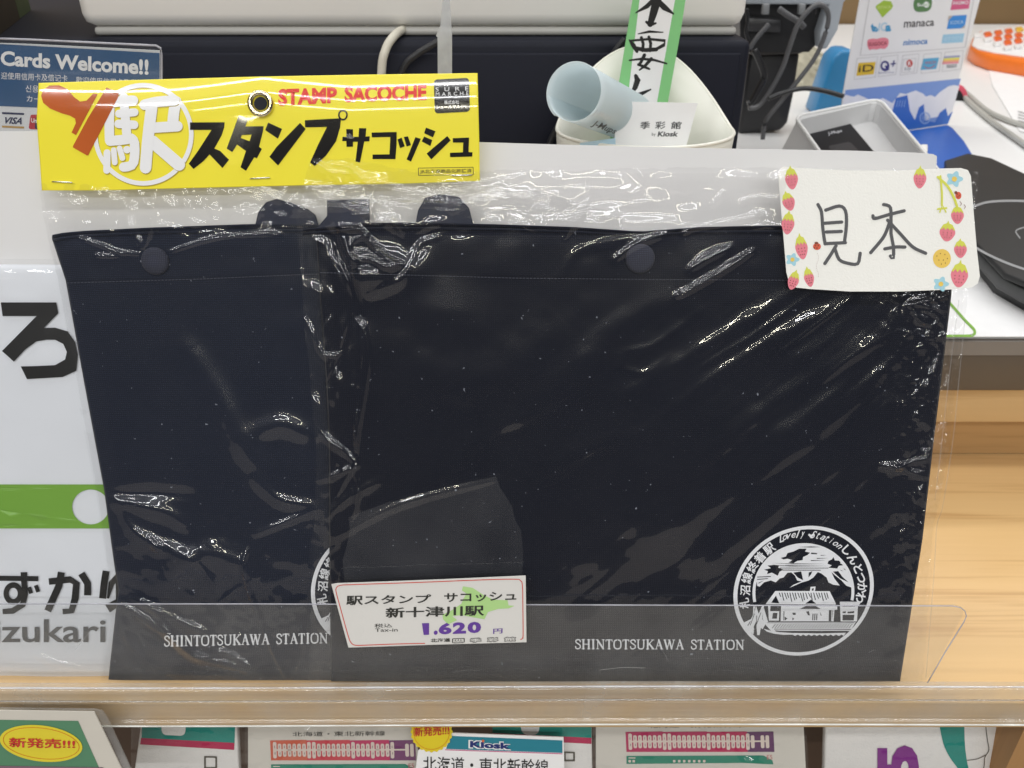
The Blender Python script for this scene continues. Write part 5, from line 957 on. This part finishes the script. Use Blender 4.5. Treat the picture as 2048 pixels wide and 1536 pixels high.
# calculator, pen, papers
kl = thing('calculator', 'orange desk calculator with orange and white keys, at the right edge', 'calculator', zplane(TOP_Z).at(2000, 130))
ORP = mat('orange_plastic', srgb(232, 118, 40), .35); WHP = mat('white_plastic', (.82, .81, .80, 1), .4)
prism('case', up([(1940, 92), (1946, 74), (1962, 60), (2250, 20), (2330, 190), (2048, 122), (1985, 112), (1955, 102)], TOP_Z + .024, 0), (0, 0, -.024), ORP, kl, bevel=.004)
prism('face_plate', up([(1944, 89), (1949, 73), (1966, 60), (2240, 24), (2300, 170), (2048, 112), (1990, 104), (1958, 97)], TOP_Z + .0265, 0), (0, 0, -.003), WHP, kl, bevel=.001)
KO = mat('key_orange', srgb(236, 104, 44), .3); KY = mat('key_yellow', srgb(240, 190, 60), .3)
for j in range(4):
    for i in range(6):
        x = 1955 + 21 * i + 20 * j; y = 69 - 3.2 * i + 8.2 * j
        if x > 2075: continue
        prism('key', up([(x - 8, y - 2), (x + 5, y - 4), (x + 9, y + 2), (x - 4, y + 4)], TOP_Z + .031, 0), (0, 0, -.005), WHP if i == 0 or j == 3 else (KY if (i, j) == (4, 0) else KO), kl, bevel=.0012)
tr = sheet('tape_dispenser', ell(1920, 200, 17, 30, 24), yplane(1.25), 0, 12, mat('pink_plastic', srgb(222, 90, 110), .35), bevel=.002, label='pink tape dispenser half hidden behind the logo card', cat='tape dispenser')
sheet('dark_centre', ell(1917, 202, 11, 22, 20), yplane(1.247), 0, 4, BLACKP, tr, bevel=.001)
for L, lb in (([(1900, 160), (1935, 188), (1970, 218), (2010, 238), (2080, 262)], 'upper grey cable lying on the white counter'), ([(1905, 168), (1940, 205), (1985, 243), (2030, 275), (2090, 318)], 'lower grey cable lying on the white counter')):
    tube('grey_cable', spline([zplane(TOP_Z + .004).at(*q) for q in L], 40), .0034, mat('cable_light_grey', srgb(176, 176, 170), .4), seg=8, label=lb, cat='cable')
sheet('printed_sheet', [(1975, 128), (2200, 190), (2300, 330), (2040, 262), (1985, 170)], zplane(TOP_Z + .001), 0, .2, mat('sheet_bright', (.84, .84, .84, 1), .5), label='white printed sheet on the counter below the calculator', cat='sheet')
ink('print_line', [[[(2036 + dx, 222 + 6 * j), (2090 + dx, 236 + 6 * j), (2090 + dx, 237.5 + 6 * j), (2036 + dx, 223.5 + 6 * j)]] for j in range(4) for dx in (0,)], zplane(TOP_Z + .0014), 0, GP, bpy.data.objects['printed_sheet'])
# ================================================================== lower shelf goods
LS = Plane((0, .2985, -.385), N15)
def L_(mm, h=None): return moved(LS, mm / 1000., h)
CLOTH = mat('white_terry', srgb(222, 220, 216), .9, .04, 200, .5, 900); TEAL = mat('teal_terry', srgb(16, 132, 120), .85, .08, 200, .4, 900); MAG = mat('magenta_terry', srgb(176, 24, 76), .85, .08, 200, .4, 900); STI = mat('grey_stitch', srgb(84, 80, 70), .8)
def towel(label, loop, prints, off=0, filmx=None):
    root = thing('packed_towel', label, 'towel', L_(off - 4).at((loop[0][0] + loop[2][0]) / 2, 1560), 'towels packed in film on the lower shelf')
    sheet('cloth', loop, L_(off), 0, 5, CLOTH, root, bevel=.001)
    for nm, poly, m, d in prints: ink(nm, poly, L_(off), d, m, root)
    if filmx:
        x0, x1 = filmx
        gridsheet('wrapper', [(1400, x0), (1600, x0)], [(1400, x1), (1600, x1)], [(0, 1436), (2048, 1436)], [(0, 1575), (2048, 1575)], L_(off + 3.5), 90, 50, FILM, root, lambda x, y, u, v: .5 * vnoise(x / 40., y / 30., int(x0)) + ridges(x, y, [([(x1 - 12, 1440), (x1 - 10, 1500), (x1 - 16, 1506), (x1 - 40, 1502)], 3, .7), ([(x0 + 15, 1440), (x0 + 12, 1570)], 4, .6)]))
    return root
def sq(cx, cy, w_, h_): return [[rrect([(cx - w_, cy - h_), (cx + w_, cy - h_ + 1), (cx + w_, cy + h_), (cx - w_, cy + h_)], .1), rrect([(cx - w_ + 3.5, cy - h_ + 3.5), (cx + w_ - 3.5, cy - h_ + 4), (cx + w_ - 3.5, cy + h_ - 3.5), (cx - w_ + 3.5, cy + h_ - 3.5)], .1)[::-1]]]
towel('white towel with teal top and magenta stripe, left of the timetable cards', [(284, 1425), (472, 1425), (480, 1585), (262, 1585)],
      [('teal_band', [[[(285, 1425), (471, 1425), (469, 1486), (283, 1476)]]], TEAL, .3), ('magenta_stripe', [[[(282, 1476), (469, 1486), (468, 1500), (280, 1489)]]], MAG, .35), ('label_spot', [[rrect([(322, 1445), (372, 1445), (370, 1472), (324, 1470)], .4)]], CLOTH, .5), ('stitched_square', sq(421, 1525, 13, 13), STI, .4)], 0, (262, 496))
towel('white towel with teal top, magenta stripe and small square, right of the shop price card', [(985, 1425), (1183, 1425), (1186, 1585), (985, 1585)],
      [('teal_band', [[[(985, 1425), (1183, 1425), (1183, 1478), (985, 1466)]]], TEAL, .3), ('magenta_stripe', [[[(985, 1466), (1183, 1476), (1183, 1488), (985, 1478)]]], MAG, .35), ('label_spot', [[rrect([(1038, 1430), (1080, 1430), (1078, 1470), (1044, 1470)], .4)]], CLOTH, .5), ('stitched_square', sq(1139, 1513, 11, 10), STI, .4)], 0, (980, 1192))
PUR = mat('purple_terry', srgb(122, 34, 128), .9, .1, 200, .5, 900)
tc_ = towel('white towel with purple numeral five and teal curve, at the lower right', [(1652, 1425), (2004, 1425), (2014, 1585), (1648, 1585)],
      [('teal_curve', [[sm([(1878, 1425), (1880, 1455), (1888, 1490), (1900, 1515), (1918, 1540), (1940, 1575)], 20) + sm([(1950, 1575), (1938, 1540), (1931, 1500), (1929, 1455), (1931, 1425)], 16)]], TEAL, .3),
       ('stitched_line', [[stroke(sm([(1971, 1447), (1975, 1480), (1978, 1500), (1970, 1515), (1968, 1535), (1960, 1570)], 20), 1.6)], [stroke(sm([(1935, 1521), (1955, 1518), (1972, 1510)], 8), 1.6)]], STI, .4),
       ('pink_border', [[[(2000, 1425), (2006, 1425), (2015, 1585), (2010, 1585)]]], MAG, .3)], 0)
text('5', [(1755, 1566), (1755, 1491), (1838, 1491), (1838, 1566)], L_(0), .5, PUR, tc_, bold=.05, name='numeral')
gridsheet('wrapper', [(1400, 1650), (1600, 1644)], [(1400, 1968), (1600, 1972)], [(0, 1436), (2048, 1436)], [(0, 1575), (2048, 1575)], L_(3.5), 90, 50, FILM, tc_, lambda x, y, u, v: .5 * vnoise(x / 50., y / 30., 77) + ridges(x, y, [([(1680, 1440), (1678, 1570)], 4, .6), ([(1690, 1440), (1692, 1570)], 4, .5)]))
# timetable cards in film
PL = mat('timetable_white', srgb(206, 202, 192), .5)
def timetable(label, x0, x1, sx0, sx1, sy, hl):
    root = thing('timetable_card', label, 'printed card', L_(-2).at((x0 + x1) / 2, 1560), 'packed timetable cards on the lower shelf')
    sheet('card', [(x0, 1425), (x1, 1425), (x1 + 8, 1585), (x0, 1585)], L_(-1), 0, 2, PL, root)
    w_ = sx1 - sx0; cols = [(200, 96, 72), (196, 62, 74), (184, 40, 92), (110, 50, 100)] if hl else [(176, 34, 88), (176, 34, 88), (180, 32, 84), (92, 44, 92)]
    for j, c in enumerate(cols):
        a, b = [0, .25, .55, .82, 1][j:j + 2]
        ink('line_band', [[[(sx0 + w_ * a, sy - 19), (sx0 + w_ * b, sy - 20), (sx0 + w_ * b + 2, sy + 21), (sx0 + w_ * a + 2, sy + 21)]]], L_(-1), .2, lm('band_%s_%d' % ('warm' if hl else 'cool', j), c), root)
    P = []; i = 0; x = sx0 + 9
    while x < sx1 - 6:
        hh = 16 if i % 8 == 0 or i % 13 == 7 else 12.5
        if not (w_ * .86 < x - sx0 < w_ * .91): P.append([rrect([(x - 3.6, sy - hh), (x + 3.6, sy - hh), (x + 4.6, sy + hh + 1), (x - 2.6, sy + hh + 1)], .48, 4)])
        x += 9.8; i += 1
    P.append([[(sx0 + 8, sy - 1.5), (sx1 - 12, sy - 2), (sx1 - 12, sy + 1), (sx0 + 8, sy + 2)]])
    ink('station_marks', P, L_(-1), .4, lm('station_pale', (214, 200, 190)), root)
    ink('station_marks', [[ell(sx0 + 9 + 9.8 * k, sy - 6, 1.0, 3.2, 6)] for k in range(int(w_ * .85 / 9.8))] + [[ell(sx0 + 10 + 9.8 * k, sy + 7, 1.0, 3.0, 6)] for k in range(int(w_ * .85 / 9.8))], L_(-1), .6, lm('station_text_grey', (150, 140, 134)), root)
    ink('teal_print', [[[(sx0 + 2, sy + 29), (sx1 - 20, sy + 28), (sx1 - 2, sy + 38), (sx1, sy + 46), (sx1 - 60, sy + 43), (sx0 + 2, sy + 45)]]], L_(-1), .2, lm('teal_print', (30, 128, 104)), root)
    ink('train_marks', [[rrect([(x, sy + 37), (x + 5, sy + 37), (x + 5, sy + 42), (x, sy + 42)], .3)] for x in [sx0 + 6, sx0 + 14] + [sx0 + 95 + 10 * k for k in range(7)]] + [[rrect([(sx0 + 6, sy + 32), (sx0 + 20, sy + 32), (sx0 + 20, sy + 34), (sx0 + 6, sy + 34)], .3)]], L_(-1), .4, lm('station_pale', (214, 200, 190)), root)
    text('E5', [(sx1 - 13, sy + 27), (sx1 - 2, sy + 27), (sx1 - 2, sy + 36), (sx1 - 13, sy + 36)], L_(-1), .3, lm('rose_text', (190, 110, 110)), root)
    text('北海道・東北新幹線', [(sx0 + 45, sy - 36), (sx1 - 60, sy - 38), (sx1 - 60, sy - 28), (sx0 + 45, sy - 27)], L_(-1), .3, PB, root)
    RR = [([(x0 + 48, 1440), (x0 + 50, 1470), (x0 + 54, 1500), (x0 + 45, 1545)], 7, 1.3), ([(x0 + 130, 1445), (x0 + 150, 1480), (x0 + 175, 1540)], 6, 1.2), ([(x0 + 120, 1475), (x0 + 95, 1495), (x0 + 60, 1530)], 12, 1.8), ([(x0 + 130, 1450), (x0 + 100, 1470)], 10, 1.2)] if hl else [([(1425, 1445), (1450, 1475), (1480, 1520), (1500, 1550)], 6, 1.2), ([(1450, 1445), (1470, 1480)], 7, 1.0), ([(1480, 1525), (1520, 1530)], 9, 1.2), ([(1240, 1445), (1236, 1560)], 5, .7)]
    gridsheet('wrapper', [(1400, x0 - 6), (1600, x0 - 6)], [(1400, x1 + 4), (1600, x1 + 14)], [(0, 1436), (2048, 1436)], [(0, 1575), (2048, 1575)], L_(3), 220, 80, FILM, root, lambda x, y, u, v: .6 * vnoise(x / 60., y / 40., 91) + ridges(x, y, RR))
timetable('timetable card with an orange to magenta band, left of the shop price card', 496, 832, 540, 830, 1500, True)
timetable('timetable card with a magenta and purple band, between the two striped and numbered towels', 1192, 1606, 1251, 1547, 1483, False)
# shop price card with burst
KS = L_(8); kc = thing('shop_price_card', 'white price card with teal header and yellow burst, on the lower shelf', 'price card', KS.at(980, 1560))
sheet('card', [(836, 1502), (862, 1480), (905, 1466), (1127, 1475), (1130, 1580), (826, 1580)], KS, 0, .6, WHITE, kc)
ink('header_print', [[[(902, 1472), (1125, 1481), (1125, 1506), (892, 1498)]]], KS, .2, lm('header_teal', (36, 128, 146)), kc)
ink('header_print', [[[(890, 1499), (1125, 1507), (1125, 1508.5), (890, 1500.5)]]], KS, .3, lm('header_pink', (200, 70, 130)), kc)
text('Kiosk', [(937, 1480), (1024, 1484), (1023, 1501), (937, 1497)], KS, .35, WHITE, kc, bold=.09); text('Kiosk', [(940, 1482), (1021, 1486), (1021, 1499), (940, 1495)], KS, .5, lm('kiosk_navy', (30, 44, 110)), kc, bold=.045)
ink('dot_print', [[ell(966, 1482, 2.6, 2.6, 12)]], KS, .7, lm('dot_orange', (226, 110, 60)), kc)
text('北海道・東北新幹線', [(846, 1512), (1097, 1519), (1097, 1550), (846, 1543)], KS, .3, BLACK, kc, bold=.005)
scal = [(863 + (41 + 1.4 * math.cos(24 * t)) * math.cos(t), 1464 + (40 + 1.4 * math.cos(24 * t)) * math.sin(t)) for t in np.linspace(0, 2 * math.pi, 145)[:-1]]
bs = sheet('burst_sticker', scal, L_(9.2), 0, .5, mat('sticker_yellow', srgb(226, 204, 38), .45), kc)
SR = lm('sticker_red', (196, 50, 44))
ink('ring_print', [[ell(863, 1464, 36.5, 35.5, 60), ell(863, 1464, 35.5, 34.5, 60)[::-1]]], L_(9.2), .2, lm('ring_orange', (210, 120, 30)), bs)
text('新発売!!!', [(828, 1455), (898, 1451), (898, 1470), (828, 1474)], L_(9.2), .3, SR, bs, bold=.018)
# green sign at the lower left, in front of the rail
GSP = Plane((0, .2600, -.36), N15)
gs = thing('product_sign', 'laminated green sign with yellow oval burst at the lower left corner', 'sign', GSP.at(90, 1580))
sheet('laminate', [(-60, 1416), (190, 1419), (204, 1423), (214, 1436), (285, 1590), (-60, 1590)], GSP, -.2, .8, clear('laminate_clear', (.93, .93, .9), .12, .1), gs)
sheet('card', [(-60, 1420), (188, 1424), (268, 1590), (-60, 1590)], GSP, .6, .6, mat('sign_cream', srgb(204, 198, 186), .5), gs)
ink('green_print', [[[(-60, 1439), (156, 1442), (222, 1590), (-60, 1590)]]], GSP, .8, lm('sign_green', (84, 132, 100)), gs)
ink('purple_print', [[[(-60, 1531), (206, 1535), (228, 1590), (-60, 1590)]]], GSP, 1.0, lm('sign_mauve', (126, 96, 110)), gs)
el = rot(ell(82, 1487, 83, 36, 60), 82, 1487, .12); ink('yellow_oval', [[el]], GSP, 1.1, mat('oval_yellow', srgb(222, 204, 52), .45), gs)
e3 = rot(ell(82, 1487, 77, 31, 60), 82, 1487, .12); e4 = rot(ell(82, 1487, 75.8, 30, 60), 82, 1487, .12); ink('ring_print', [[e3, e4[::-1]]], GSP, 1.3, lm('ring_orange', (210, 120, 30)), gs)
text('新発売!!!', [(17, 1475), (150, 1479), (150, 1498), (18, 1495)], GSP, 1.4, SR, gs, bold=.018)
